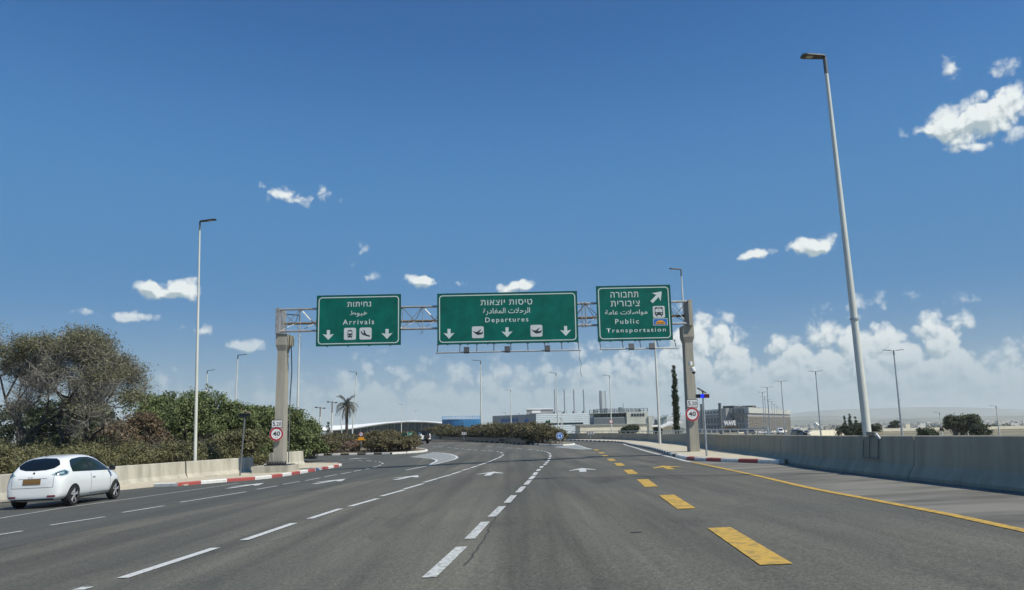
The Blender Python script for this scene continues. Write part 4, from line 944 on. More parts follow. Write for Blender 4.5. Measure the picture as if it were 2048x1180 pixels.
# ---------------------------------------------------------------- vehicles
def car_body(st, subd=2):
    ringv = []; vs = []; fs = []
    for (y, zb, zbelt, zt, W, Wt) in st:
        hh = [(0, zb), (W * .80, zb), (W * .965, zb + (zbelt - zb) * .16), (W, zb + (zbelt - zb) * .48), (W * .995, zb + (zbelt - zb) * .84), (W * .955, zbelt), (lerp(W * .955, Wt, .78), lerp(zbelt, zt, .72)), (Wt * .90, lerp(zbelt, zt, .93)), (Wt * .55, zt - .004), (0, zt)]
        full = hh + [(-x, z) for x, z in hh[-2:0:-1]]
        for x, z in full: vs.append((x, y, z))
        n = len(full)
    for i in range(len(st) - 1):
        for k_ in range(n): fs.append((i * n + k_, i * n + (k_ + 1) % n, (i + 1) * n + (k_ + 1) % n, (i + 1) * n + k_))
    fs.append(tuple(range(n))); fs.append(tuple(range((len(st) - 1) * n, len(st) * n))[::-1])
    me = bpy.data.meshes.new('body'); me.from_pydata(vs, [], fs); me.update()
    o = bpy.data.objects.new('body', me); COL.objects.link(o)
    md = o.modifiers.new('s', 'SUBSURF'); md.levels = subd; md.render_levels = subd
    bpy.context.view_layer.update()
    m2 = bpy.data.meshes.new_from_object(o.evaluated_get(bpy.context.evaluated_depsgraph_get()))
    bpy.data.objects.remove(o); bm = bmesh.new(); bm.from_mesh(m2); bmesh.ops.recalc_face_normals(bm, faces=bm.faces); bm.to_mesh(m2)
    bvh = BVHTree.FromBMesh(bm); bm.free()
    m2.polygons.foreach_set('use_smooth', [True] * len(m2.polygons)); m2.name = 'body'
    return m2, bvh
def patch(bvh, org, dr, us, lo, hi, nv=6, off=.006):
    """columns at us from lo(u) to hi(u); org(u,v) gives the ray origin"""
    vs = []; fs = []; ok = True
    for u in us:
        a, c = lo(u), hi(u)
        for k_ in range(nv + 1):
            o = Vector(org(u, lerp(a, c, k_ / nv))); h_ = bvh.ray_cast(o, Vector(dr).normalized())
            if h_[0] is None: vs.append(vs[-1] if vs else o); continue
            nn = h_[1] if h_[1].dot(Vector(dr)) < 0 else -h_[1]
            vs.append(tuple(h_[0] + nn * off))
    n = nv + 1
    for i in range(len(us) - 1):
        for k_ in range(nv): fs.append((i * n + k_, (i + 1) * n + k_, (i + 1) * n + k_ + 1, i * n + k_ + 1))
    b = MB(); b.add(vs, fs); return b
def interp(P):
    def f(u):
        for (a, c), (d, e) in zip(P, P[1:]):
            if u <= d: return lerp(c, e, max(0, (u - a) / (d - a)))
        return P[-1][1]
    return f
def wheel(t, x, y, r, s, spokes=5, detail=True):
    prof = [(.0, .70), (.02, .72), (.0, .84), (.0, .95), (-.03, 1.0), (-.17, 1.0), (-.2, .9), (-.2, .3)]
    n = 28; vs = []; fs = []
    for k_ in range(n):
        a = 2 * math.pi * k_ / n
        for o, q_ in prof: vs.append((s * o, r * q_ * math.cos(a), r * q_ * math.sin(a)))
    m_ = len(prof)
    for k_ in range(n):
        for j in range(m_ - 1): fs.append((k_ * m_ + j, k_ * m_ + j + 1, ((k_ + 1) % n) * m_ + j + 1, ((k_ + 1) % n) * m_ + j))
    b = MB(); b.add(vs, fs); w_ = b.build('wheel', M['tyre'], t, True, loc=(x, y, r))
    b = MB(); b.tube([(s * -.05, 0, 0), (s * -.03, 0, 0)], r * .72, 24); b.build('rim_back', M['car_black'], w_)
    b = MB()
    for k_ in range(spokes):
        a = 2 * math.pi * k_ / spokes + .3
        for da in (-.13, .13):
            b.tube([(s * -.012, r * .1 * math.cos(a), r * .1 * math.sin(a)), (s * -.01, r * .70 * math.cos(a + da), r * .70 * math.sin(a + da))], [.018, .015], 5)
    nn = 28
    vs = [(s * .0, r * q_ * math.cos(2 * math.pi * k_ / nn), r * q_ * math.sin(2 * math.pi * k_ / nn)) for k_ in range(nn) for q_ in (.66, .74)]
    b.add(vs, [(2 * k_, 2 * k_ + 1, (2 * k_ + 3) % (2 * nn), (2 * k_ + 2) % (2 * nn)) for k_ in range(nn)])
    b.tube([(s * -.02, 0, 0), (s * .0, 0, 0)], r * .16, 10)
    b.build('rim', M['alloy'], w_)
def arch(b_, x, y, r, s, W):
    vs = []; n = 24
    for k_ in range(n + 1):
        a = math.pi * (k_ / n) * 1.16 - .25
        for q_ in (0.2, 1.0): vs.append((q_, a))
    return vs
ZOE = [(-2.04, .34, .54, .74, .52, .42), (-2.02, .24, .66, .93, .72, .60), (-1.93, .21, .82, 1.05, .81, .68), (-1.78, .20, .94, 1.18, .85, .68), (-1.60, .19, .98, 1.38, .865, .63), (-1.38, .20, .99, 1.475, .868, .61), (-1.0, .19, .98, 1.53, .868, .60), (-.5, .19, .96, 1.56, .866, .60),
       (0, .19, .945, 1.55, .866, .59), (.4, .19, .935, 1.475, .866, .585), (.75, .19, .93, 1.32, .866, .60), (1.1, .19, .91, 1.10, .862, .64), (1.35, .2, .87, .98, .85, .66), (1.65, .22, .79, .88, .80, .60), (1.9, .28, .67, .76, .68, .5), (2.03, .38, .55, .62, .42, .33)]
def hatchback(label, loc, rz, paint_='car_white'):
    t = thing('hatchback_car', label, 'car', loc, rz)
    me, bvh = car_body(ZOE); me.materials.append(M[paint_]); body = link('body', me, t)
    lo = interp([(-1.36, 1.02), (-.4, 1.005), (1.0, .985)]); hi = interp([(-1.36, 1.20), (-1.30, 1.34), (-1.1, 1.405), (-.6, 1.445), (-.1, 1.44), (.25, 1.37), (.6, 1.23), (.9, 1.06), (1.0, 1.0)])
    for s in (1, -1):
        patch(bvh, lambda u, v: (s * 2, u, v), (-s, 0, 0), list(np.linspace(-1.36, 1.0, 26)), lo, hi, 7).build('side_window', M['glass_side'], t, 'all')
        patch(bvh, lambda u, v: (s * 2, u, v), (-s, 0, 0), [-.38, -.28], lo, hi, 7, .010).build('door_pillar', M['car_black'], t, 'all')
        for yy in (-.33, .88):
            patch(bvh, lambda u, v: (s * 2, u, v), (-s, 0, 0), [yy, yy + .012], lambda u: .32, lambda u: .96, 6, .004).build('door_seam', M['car_black'], t)
        patch(bvh, lambda u, v: (s * 2, u, v), (-s, 0, 0), list(np.linspace(-.33, .88, 8)), lambda u: .32, lambda u: .332, 1, .004).build('door_seam', M['car_black'], t)
        patch(bvh, lambda u, v: (s * 2, u, v), (-s, 0, 0), list(np.linspace(-1.2, 1.2, 14)), lambda u: .17, lambda u: .245, 2, .006).build('sill', M['car_black'], t)
        patch(bvh, lambda u, v: (s * 2, u, v), (-s, 0, 0), [-.26, -.18, -.10], lambda u: .80, lambda u: .825, 1, .02).build('door_handle', M['car_grey'], t)
        # tail lamp: diamond wrapping the corner
        P = interp([(-.36, .0), (-.12, .085), (.05, .10), (.24, .0)]); P2 = interp([(-.36, 0), (-.05, -.09), (.16, -.075), (.24, 0)])
        dr = Vector((-s * .62, .78, 0)); rt = Vector((s * .78, .62, 0))
        org = lambda u, v: Vector((s * .765, -1.80, 0)) - dr * 2 + rt * u * .85 + Vector((0, 0, 1.0 + v + .10 * u))
        patch(bvh, org, dr, list(np.linspace(-.34, .235, 14)), P2, P, 4, .010).build('tail_lamp', M['tail'], t, 'all')
        patch(bvh, org, dr, list(np.linspace(-.24, .15, 12)), lambda u: P2(u) * .62, lambda u: P(u) * .62, 4, .016).build('tail_lamp_inner', M['tail_in'], t, 'all')
        patch(bvh, org, dr, list(np.linspace(-.12, .03, 6)), lambda u: P2(u) * .3, lambda u: P(u) * .3, 2, .021).build('tail_lamp_inner', M['tail'], t, 'all')
        # wheels over dark wheel arches
        for yy in (-1.30, 1.28):
            vs = []; nn = 22
            for q_ in (.02, .2, .30, .352):
                for k_ in range(nn + 1):
                    a = math.pi * k_ / nn * 1.10 - .05 * math.pi
                    o = Vector((s * 2, yy + q_ * math.cos(a), max(.17, .315 + q_ * math.sin(a)))); h_ = bvh.ray_cast(o, Vector((-s, 0, 0)))
                    vs.append(tuple(h_[0] + Vector((s * .006, 0, 0))) if h_[0] else (s * .8, o.y, o.z))
            fs = [(j * (nn + 1) + k_, j * (nn + 1) + k_ + 1, (j + 1) * (nn + 1) + k_ + 1, (j + 1) * (nn + 1) + k_) for j in range(3) for k_ in range(nn)]
            MB().add(vs, fs).build('wheel_arch', M['car_black'], t)
            wheel(t, s * .865, yy, .315, s)
        m_ = MB(); m_.tube([(s * .84, .86, 1.02), (s * .93, .84, 1.05)], .03, 6); mir = m_.build('mirror', M['car_black'], t)
        b = MB(); vs = []
        b.box(s * .93 - .09, s * .93 + .09, .78, .90, .97, 1.13); o = b.build('mirror_shell', M['car_black'], mir); md = o.modifiers.new('b', 'BEVEL'); md.width = .04; md.segments = 3
        dr2 = (0, 1, 0)
        patch(bvh, lambda u, v: (s * u, -3, v), dr2, list(np.linspace(.46, .68, 6)), lambda u: .325, lambda u: .375, 1, .008).build('reflector', M['red_lens'], t)
    dr2 = (0, 1, 0); U_ = list(np.linspace(-.60, .60, 25))
    lo = interp([(-.60, 1.235), (-.52, 1.15), (-.3, 1.10), (0, 1.09), (.3, 1.10), (.52, 1.15), (.60, 1.235)]); hi = interp([(-.60, 1.25), (-.52, 1.36), (-.36, 1.43), (0, 1.45), (.36, 1.43), (.52, 1.36), (.60, 1.25)])
    patch(bvh, lambda u, v: (u, -3, v), dr2, U_, lo, hi, 8, .007).build('rear_window', M['glass_dark'], t, 'all')
    patch(bvh, lambda u, v: (u, -3, v), dr2, list(np.linspace(-.27, .25, 6)), lambda u: .70, lambda u: .86, 3, .012).build('number_plate', M['plate'], t)
    for a, c, z0, z1 in ((-.42, .42, .86, .866), (-.62, .62, .60, .606)):
        patch(bvh, lambda u, v: (u, -3, v), dr2, list(np.linspace(a, c, 12)), lambda u: z0, lambda u: z1 + .006, 1, .004).build('hatch_seam', M['car_grey'], t)
    for s in (-1, 1): patch(bvh, lambda u, v: (u, -3, v), dr2, [s * .60, s * .612], lambda u: .61, lambda u: 1.0, 6, .004).build('hatch_seam', M['car_grey'], t)
    patch(bvh, lambda u, v: (u, -3, v), dr2, list(np.linspace(-.62, .62, 12)), lambda u: .245, lambda u: .285, 2, .006).build('lower_bumper', M['car_black'], t)
    # logo-shaped dark badge and model letters
    hb = bvh.ray_cast(Vector((0, -3, 1.02)), Vector((0, 1, 0)))[0]
    MB().prism([(0, .05), (.035, 0), (0, -.05), (-.035, 0)], hb.y - .02, hb.y - .012).build('badge', M['car_black'], t, loc=(0, 0, 1.02))
    hb = bvh.ray_cast(Vector((-.05, -3, .905)), Vector((0, 1, 0)))[0]
    text('Z.E.', .16, .035, M['car_grey'], t, -.05, .905, y=hb.y - .02)
    # windscreen and front
    patch(bvh, lambda u, v: (u, 3.2, v), (0, -1, 0), list(np.linspace(-.62, .62, 14)), lambda u: 1.10, lambda u: 1.46 - .1 * u * u, 8, .007).build('windscreen', M['glass_dark'], t, 'all')
    for s in (-1, 1): patch(bvh, lambda u, v: (s * u, 3.2, v), (0, -1, 0), list(np.linspace(.40, .68, 8)), lambda u: .66, lambda u: .76, 3, .008).build('headlight', M['alloy'], t, 'all')
    MB().tube([(0, -1.35, 1.49), (0, -1.42, 1.60)], [.012, .006], 5).build('antenna', M['car_black'], t)
    return t
rear_c = G(135, 1012); front_c = G(228, 998.5)
mx_ = (rear_c + front_c) / 2; ang = math.atan2(-(front_c.x - rear_c.x), front_c.y - rear_c.y)
ang = R(1.0)
cc_ = Vector((rear_c.x - .865 + .16, rear_c.y + 1.30, 0)); cc_.z = gz(cc_.x, cc_.y)
hc = hatchback('white hatchback car with dark rear glass beside the left wall', cc_, ang)
hc.rotation_euler = (R(-.7), R(-1.6), ang)

def simple_car(name, label, loc, rz, st, paint_, extras=None, wr=.34, wy=(-1.3, 1.3), glass=True, group=None, cat='car'):
    t = thing(name, label, cat, loc, rz, group)
    me, bvh = car_body(st, 1); me.materials.append(M[paint_]); link('body', me, t)
    y0, y1 = st[0][0], st[-1][0]; zb = st[len(st) // 2][2]; zt = st[len(st) // 2][3]; W = st[len(st) // 2][4]
    if glass:
        for s in (1, -1):
            patch(bvh, lambda u, v: (s * 3, u, v), (-s, 0, 0), list(np.linspace(y0 * .78, y1 * .25, 10)), lambda u: zb + .06, lambda u: zb + (zt - zb) * .82, 4, .01).build('side_window', M['glass_dark'], t, 'all')
        for yy, d in ((-9, 1), (9, -1)):
            patch(bvh, lambda u, v: (u, yy, v), (0, d, 0), list(np.linspace(-W * .68, W * .68, 8)), lambda u: zb + .10, lambda u: zb + (zt - zb) * .80, 4, .012).build('window', M['glass_dark'], t, 'all')
    for s in (1, -1):
        for yy in wy: wheel(t, s * (W + .01), yy, wr, s)
        patch(bvh, lambda u, v: (s * u, -9, v), (0, 1, 0), [W * .70, W * .86], lambda u: zb - .28, lambda u: zb - .12, 2, .012).build('tail_lamp', M['red_lens'], t)
    return t
SUV = [(-2.1, .55, 1.0, 1.20, .80, .72), (-2.08, .45, 1.08, 1.80, .88, .76), (-2.0, .42, 1.1, 1.86, .90, .78), (-1.0, .40, 1.1, 1.88, .90, .78), (.2, .40, 1.1, 1.86, .90, .76), (.45, .40, 1.08, 1.78, .90, .74), (.75, .40, 1.08, 1.18, .90, .80), (1.9, .42, 1.02, 1.10, .86, .76), (2.1, .5, .9, 1.0, .78, .66)]
SED = [(-2.2, .45, .75, .90, .70, .55), (-2.1, .3, .85, 1.02, .84, .66), (-1.5, .25, .92, 1.08, .88, .66), (-1.0, .22, .94, 1.38, .88, .60), (-.3, .22, .93, 1.45, .88, .58), (.3, .22, .92, 1.40, .88, .58), (.95, .22, .9, 1.02, .88, .66), (1.9, .28, .75, .85, .80, .6), (2.2, .4, .6, .68, .6, .4)]
VAN = [(-2.6, .5, 1.1, 2.2, .90, .86), (-2.5, .4, 1.2, 2.35, .98, .92), (0, .4, 1.2, 2.4, .98, .92), (1.3, .4, 1.2, 2.3, .98, .88), (1.9, .4, 1.15, 1.5, .97, .85), (2.5, .45, .9, 1.1, .9, .75)]
c = G(835.5, 887.5, 0); je = simple_car('jeep', 'white off-roader with black top and rear spare wheel on the far road', (c.x, c.y, gz(c.x, c.y)), R(38), SUV, 'car_white')
MB().box(-.79, .79, -2.09, .5, 1.32, 1.90).build('soft_top', M['car_black'], je)
MB().tube([(.12, -2.18, 1.02), (.12, -2.36, 1.02)], .40, 18).build('spare_wheel', M['tyre'], je); MB().box(-.86, .86, -2.22, -2.08, .42, .62).build('bumper', M['car_black'], je)
def on_terrain(px, Y): x = D(px, 860, Y).x; return (x, Y, terrain(x, Y))
simple_car('dark_truck', 'tall dark van on the road beyond the parapet', on_terrain(1592, 222), R(4), VAN, 'car_dark', cat='van')
simple_car('dark_suv', 'black car just right of the dark van beyond the parapet', on_terrain(1605.5, 200), R(4), SUV, 'car_black')
simple_car('white_van', 'white van at the right end of the stone building', on_terrain(1560, 290), R(170), VAN, 'car_white', cat='van')
simple_car('grey_car', 'grey car behind the handrail below the stone building', on_terrain(1561, 165), R(8), SED, 'car_grey')
simple_car('dark_car', 'dark car glimpsed over the handrail left of the lamp row', on_terrain(1499, 300), R(80), SUV, 'car_grey')
simple_car('white_car', 'white car parked left in front of the stone wall', on_terrain(1523, 300), R(85), SED, 'car_white', group='white cars parked before the stone building')
simple_car('white_car', 'white car parked nearer the lamp row by the stone wall', on_terrain(1536, 298), R(85), SED, 'car_white', group='white cars parked before the stone building')
simple_car('pale_car', 'small pale car following beside the far overpass wall', on_terrain(1613, 275), R(5), SED, 'car_grey')
simple_car('blue_car', 'dark blue car almost hidden behind the left island hedge', (D(685, 878, 84).x, 84, gz(-16, 84)), R(70), SED, 'car_dark')

# ---------------------------------------------------------------- vegetation
def quads_mesh(name, P, N, S, m, aspect=.55, fold=True):
    n = len(P); ref = nrg.normal(size=(n, 3)); u = np.cross(N, ref); u /= np.linalg.norm(u, axis=1)[:, None] + 1e-9; v = np.cross(N, u)
    S = S[:, None]; a = P + u * S; b_ = P + v * S * aspect; c_ = P - u * S; d = P - v * S * aspect
    V = np.stack([a, b_, c_, d], 1).reshape(-1, 3)
    me = bpy.data.meshes.new(name); me.vertices.add(4 * n); me.vertices.foreach_set('co', V.ravel().astype(np.float32))
    me.loops.add(4 * n); me.loops.foreach_set('vertex_index', np.arange(4 * n, dtype=np.int32))
    me.polygons.add(n); me.polygons.foreach_set('loop_start', np.arange(0, 4 * n, 4, dtype=np.int32)); me.polygons.foreach_set('loop_total', np.full(n, 4, dtype=np.int32))
    me.materials.append(m); me.update(); return me
def cloud(blobs, n, size, jitter=.22, clump=.5, up=.3, shell=.65):
    """leaf positions on and inside a set of ellipsoids (cx,cy,cz,rx,ry,rz), gathered into sprays"""
    B = np.array(blobs, float); wgt = (B[:, 3] * B[:, 5]); wgt /= wgt.sum()
    nc = max(20, n // 28); ci = nrg.choice(len(B), nc, p=wgt)
    d = nrg.normal(size=(nc, 3)); d[:, 2] = np.where(d[:, 2] < -.3, -d[:, 2], d[:, 2]); d /= np.linalg.norm(d, axis=1)[:, None]
    rr = shell + (1 - shell) * nrg.rand(nc) ** .6
    rr *= 1 + nrg.normal(0, .07, nc)
    C = B[ci, :3] + d * rr[:, None] * B[ci, 3:]
    li = nrg.randint(0, nc, n); P = C[li] + nrg.normal(size=(n, 3)) * clump * np.array([1, 1, .75])
    N = d[li] + nrg.normal(size=(n, 3)) * .8 + np.array([0, 0, up]); N /= np.linalg.norm(N, axis=1)[:, None]
    return P, N, size * (1 + nrg.uniform(-.4, .5, n))
def branches(root_pts, depth, length, r, spread, up, seed, curve=.25, child=(2, 3), shrink=.72):
    rg = random.Random(seed); segs = []; tips = []
    def grow(p, d, L, rad, k_):
        pts = [p]; q_ = p; dd = d.copy()
        for i in range(3):
            dd = (dd + Vector((rg.gauss(0, curve), rg.gauss(0, curve), rg.gauss(0, curve) + up * .15))).normalized(); q_ = q_ + dd * L / 3; pts.append(q_)
        segs.append((pts, rad, rad * .62))
        if k_ <= 1: tips.append((q_, dd)); return
        for j in range(rg.randint(*child)):
            ax = dd.cross(Vector((rg.gauss(0, 1), rg.gauss(0, 1), rg.gauss(0, 1)))).normalized()
            nd = (Matrix.Rotation(rg.uniform(.5, 1.0) * spread, 3, ax) @ dd); nd.z += up * .12; nd.normalize()
            grow(pts[rg.choice((2, 3, 3))], nd, L * shrink * rg.uniform(.8, 1.2), rad * .62, k_ - 1)
    for p, d in root_pts: grow(Vector(p), Vector(d).normalized(), length, r, depth)
    return segs, tips
def seg_mesh(segs, lo, hi, sides):
    b = MB()
    for pts, a, c in segs:
        if lo <= a < hi: b.tube(pts, [lerp(a, c, i / 3) for i in range(4)], sides, caps=False)
    return b
# the big half-bare tree at far left
T0 = D(72, 878, 41.5); base = Vector((T0.x, 41.5, gz(-24, 41.5) + .25))
bt = thing('spreading_tree', 'big spreading half bare tree with grey twigs above the white car', 'tree', base)
segs, tips = branches([((0, 0, 0), (-.5, .1, 1)), ((.1, .1, 0), (.75, -.1, .8)), ((0, .2, 0), (.1, .5, 1)), ((-.1, 0, 0), (-1, -.2, .7)), ((0, 0, .6), (1.0, .25, .42))], 7, 2.75, .15, .85, .42, 21, curve=.17, child=(2, 3), shrink=.77)
def inside(p): return (p.x / 6.3) ** 2 + (p.y / 5) ** 2 + ((p.z - 3.2) / 5.0) ** 2 < 1
segs = [s_ for s_ in segs if inside(s_[0][-1]) and s_[0][-1].z < 7.8 + .6 * math.sin(s_[0][-1].x * 1.6)]
seg_mesh(segs, .045, 9, 8).build('trunk', M['bark'], bt, 'all')
seg_mesh(segs, .016, .045, 4).build('branches', M['twig'], bt, 'all')['kind'] = 'stuff'
tw = seg_mesh(segs, 0, .016, 3)
rg = random.Random(3)
tin = [(p, d) for p, d in tips if inside(p)]
for p, d in tin:
    for _ in range(6):
        dd = (d + Vector((rg.gauss(0, .8), rg.gauss(0, .6), rg.gauss(0, .5)))).normalized(); m1 = p - d * rg.uniform(0, .5)
        tw.tube([m1, m1 + dd * .32, m1 + dd * .7 + Vector((0, 0, rg.uniform(-.08, .05)))], [.009, .007, .004], 3, caps=False)
tw.build('twigs', M['twig'], bt, 'all')['kind'] = 'stuff'
al_ = np.array([tuple(lerp(a_[0][1], a_[0][3], rg.random())) for a_ in segs if a_[1] < .05 and inside(a_[0][3]) for _ in range(8)])
ii = nrg.choice(len(al_), 16000); P = al_[ii] + nrg.normal(size=(16000, 3)) * .22; N = nrg.normal(size=(16000, 3)); N /= np.linalg.norm(N, axis=1)[:, None]
link('twigs', quads_mesh('twigs', P, N, nrg.uniform(.15, .40, 16000), M['twig'], .035), bt)['kind'] = 'stuff'
tp = np.array([tuple(p) for p, d in tips if inside(p * .97)])
outer = ((tp[:, 0] / 6.3) ** 2 + (tp[:, 1] / 5) ** 2 + ((tp[:, 2] - 3.2) / 5.0) ** 2)
pr = np.clip((outer - .35) * 1.9, .05, 1) * np.clip((tp[:, 2] - .6) / 2.4, .12, 1); pr /= pr.sum()
idx = nrg.choice(len(tp), 24000, p=pr); P = tp[idx] + nrg.normal(size=(24000, 3)) * np.array([.26, .26, .18]); N = nrg.normal(size=(24000, 3)); N /= np.linalg.norm(N, axis=1)[:, None]
link('leaves', quads_mesh('leaves', P, N, nrg.uniform(.035, .085, 24000), M['leaf_big'], .35), bt)['kind'] = 'stuff'
# crown top leaf masses
bl = [(-5.0, 0, 6.0, 1.5, 1.6, .9), (-3.6, .3, 6.9, 1.1, 1.2, .7), (-2.2, .5, 6.6, 1.2, 1.4, .8), (-1.0, .3, 7.2, .9, 1.0, .6), (.2, .2, 6.9, 1.3, 1.3, .8), (2.2, .2, 6.6, 1.2, 1.2, .7), (3.6, .2, 5.7, 1.2, 1.2, .6), (5.0, 0, 4.2, .9, 1.0, .6)]
P, N, S = cloud(bl, 21000, .055, clump=.20, shell=.3)
link('leaves', quads_mesh('leaves', P, N, S, M['leaf_big'], .4), bt)['kind'] = 'stuff'

def bushy(name, label, cat, loc, blobs, n, size, m, trunk=True, clump=.16, group=None, rz=0, seed=1, shell=.6):
    t = thing(name, label, cat, loc, rz, group)
    P, N, S = cloud(blobs, n, size, clump=clump, shell=shell)
    link('foliage', quads_mesh('foliage', P, N, S, M[m] if isinstance(m, str) else m), t)['kind'] = 'stuff'
    # woody inside: stems to each blob plus twig sprays
    b = MB(); rg = random.Random(seed)
    for (cx, cy, cz, rx, ry, rz_) in blobs:
        for _ in range(4):
            e = Vector((cx + rg.uniform(-.6, .6) * rx, cy + rg.uniform(-.6, .6) * ry, cz + rg.uniform(0, .8) * rz_)); s0 = Vector((cx * .5 + rg.uniform(-.2, .2), cy * .5, 0))
            b.tube([s0, s0.lerp(e, .5) + Vector((rg.uniform(-.15, .15), 0, .1)), e], [.05 * rx + .01, .03 * rx + .008, .006], 5, caps=False)
    b.build('stems', M['twig'], t)
    return t
def blobrow(x0, x1, y0, y1, h0, h1, n, r, seed, base=lambda x, y: 0):
    rg = random.Random(seed); out = []
    for i in range(n):
        t_ = rg.random() if i > n * .6 else (i + .5) / (n * .6); x = lerp(x0, x1, t_); y = lerp(y0, y1, t_) + rg.uniform(-.9, .9)
        h = lerp(h0, h1, t_) * rg.uniform(.8, 1.08); rr = r * rg.uniform(.75, 1.2)
        out.append((x, y, base(x, y) + h * .45, rr, rr, h * .55))
    return out
# trees and scrub behind the left wall, near to far
def tree_at(px, pytop, Y, wpx, name, label, m, n, size, seed, cat='tree', nb=9, low=.15):
    c = D(px, 870, Y); z0 = gz(max(-30, c.x), Y) + .2; top = D(px, pytop, Y).z; H = top - z0; W = wpx * Y / FPX / 2
    rg = random.Random(seed); bl = []
    for i in range(nb):
        a = rg.uniform(0, 6.28); q_ = math.sqrt(rg.random()) * .62; zz = rg.uniform(low + .15, .78)
        k_ = 1 - .55 * max(0, zz - .45)
        rr = W * rg.uniform(.30, .48)
        if i % 2 == 0: bl.append((W * .85 * (i / max(1, nb - 1) * 2 - 1) * rg.uniform(.7, 1), W * .3 * math.sin(a), H * rg.uniform(.12, .3), W * .36, W * .36, H * .22))
        bl.append((W * q_ * math.cos(a) * 1.1 * k_, W * .7 * q_ * math.sin(a), H * zz, rr, rr * .9, min(rr, H * (1 - zz) * .95 + .1)))
    bl.append((0, 0, H * .78, W * .45, W * .4, H * .2))
    return bushy(name, label, cat, (c.x, Y, z0), bl, n, size, m, seed=seed)
tree_at(285, 785, 60, 190, 'scrub_tree', 'bushy green tree behind the red-brown dry scrub', 'leaf_green', 24000, .085, 1)
tree_at(385, 778, 57, 200, 'scrub_tree', 'green tree directly behind the tall white lamp pole', 'leaf_green', 26000, .08, 2)
tree_at(175, 800, 62, 200, 'scrub_tree', 'dark green tree seen through the bare twigs of the big tree', 'leaf_dark', 18000, .09, 31)
tree_at(60, 800, 64, 240, 'scrub_tree', 'dark green scrub below the big tree at the left edge', 'leaf_dark', 18000, .09, 32)
tree_at(465, 800, 56, 130, 'leafy_tree', 'bright green tree behind the unlit solar beacon', 'leaf_green', 22000, .08, 3)
tree_at(520, 812, 60, 120, 'leafy_tree', 'green tree left of the left gantry column', 'leaf_green', 20000, .08, 4)
tree_at(575, 812, 60, 90, 'leafy_tree', 'green tree directly behind the left gantry column', 'leaf_green', 18000, .08, 5)
tree_at(622, 838, 62, 70, 'leafy_tree', 'small green tree right of the left gantry column', 'leaf_green', 12000, .075, 6)
tree_at(285, 822, 52, 150, 'dry_bush', 'reddish brown dry bush left of the tall white lamp', 'leaf_brown', 12000, .07, 7, 'bush')
tree_at(235, 838, 50, 110, 'dry_bush', 'rust red dry bush below the green tree near the big tree', mat('leaf_rust', (.15, .115, .07), .7, perleaf=.4), 8000, .06, 8, 'bush')
tree_at(480, 858, 50, 150, 'low_bush', 'shaded olive bush behind the solar beacon pole', 'leaf_olive', 14000, .07, 9, 'bush')
# bare branch fans in the scrub
for i, (px, Y, lb) in enumerate([(290, 51, 'leafless shrub among the brown scrub left of the tall lamp'), (350, 50, 'leafless grey shrub beside the tall white lamp pole'), (425, 49, 'leafless shrub right of the tall lamp pole')]):
    c = D(px, 880, Y); t = thing('bare_shrub', lb, 'shrub', (c.x, Y, gz(max(-30, c.x), Y) + .2))
    sg, tp_ = branches([((0, 0, 0), (-.6, 0, 1)), ((0, 0, 0), (.6, .1, 1)), ((0, 0, 0), (.05, -.3, 1))], 6, .85, .04, .8, .4, 40 + i)
    seg_mesh(sg, 0, 1, 4).build('branches', M['twig'], t, 'all')
# olive hedge along the left wall
hb = blobrow(-23.5, -22.5, 24, 37, 2.2, 2.0, 16, 1.9, 5, lambda x, y: gz(x, y) + .2) + blobrow(-21.5, -20.8, 30, 44, 1.9, 1.9, 22, 1.5, 6, lambda x, y: gz(x, y) + .2) + blobrow(-20.6, -17.8, 41, 50, 1.9, 1.8, 20, 1.25, 7, lambda x, y: gz(x, y) + .2) + blobrow(-28, -24, 33, 44, 2.5, 2.3, 16, 1.8, 8, lambda x, y: gz(x, y) + .2)
P, N, S = cloud(hb, 120000, .050, clump=.13, shell=.62)
hd = thing('hedge', 'long olive brown hedge growing over the cream wall at left', 'hedge', (0, 0, 0))
link('foliage', quads_mesh('foliage', P, N, S, M['leaf_olive']), hd)['kind'] = 'stuff'
bb = MB(); rg = random.Random(9)
for (cx, cy, cz, rx, ry, rz_) in hb:
    for _ in range(14):
        e = Vector((cx + rg.uniform(-.9, .9) * rx, cy + rg.uniform(-.9, .9) * ry, cz + rg.uniform(.2, 1.05) * rz_)); s0 = Vector((cx + rg.uniform(-.4, .4), cy, cz - rz_)); bb.tube([s0, s0.lerp(e, .6) + Vector((rg.uniform(-.15, .15), 0, .1)), e], [.02, .012, .004], 3, caps=False)
bb.build('stems', M['twig'], hd)['kind'] = 'stuff'
# island hedges
def hedge(name, label, blobs, n, size, m, clump=.13, extra=None):
    hd = thing(name, label, 'hedge', (0, 0, 0)); P, N, S = cloud(blobs, n, size, clump=clump, shell=.6)
    link('foliage', quads_mesh('foliage', P, N, S, M[m]), hd)['kind'] = 'stuff'
    bb = MB(); rg = random.Random(n)
    for (cx, cy, cz, rx, ry, rz_) in blobs:
        for _ in range(8):
            e = Vector((cx + rg.uniform(-.8, .8) * rx, cy + rg.uniform(-.8, .8) * ry, cz + rg.uniform(0, .9) * rz_)); bb.tube([Vector((cx, cy, cz - rz_)), e], [.03, .008], 4, caps=False)
    bb.build('stems', M['twig'], hd)['kind'] = 'stuff'
    return hd
gb = lambda x, y: gz(x, y) + .1
h1 = blobrow(-24, -16.8, 73.5, 73.2, 1.3, 1.2, 16, 1.0, 11, gb) + blobrow(-24, -14, 78, 76, 1.55, 1.45, 14, 1.2, 12, gb)
hedge('hedge', 'low olive hedge left of the round stopping sign on the near island', h1, 42000, .075, 'leaf_hedge')
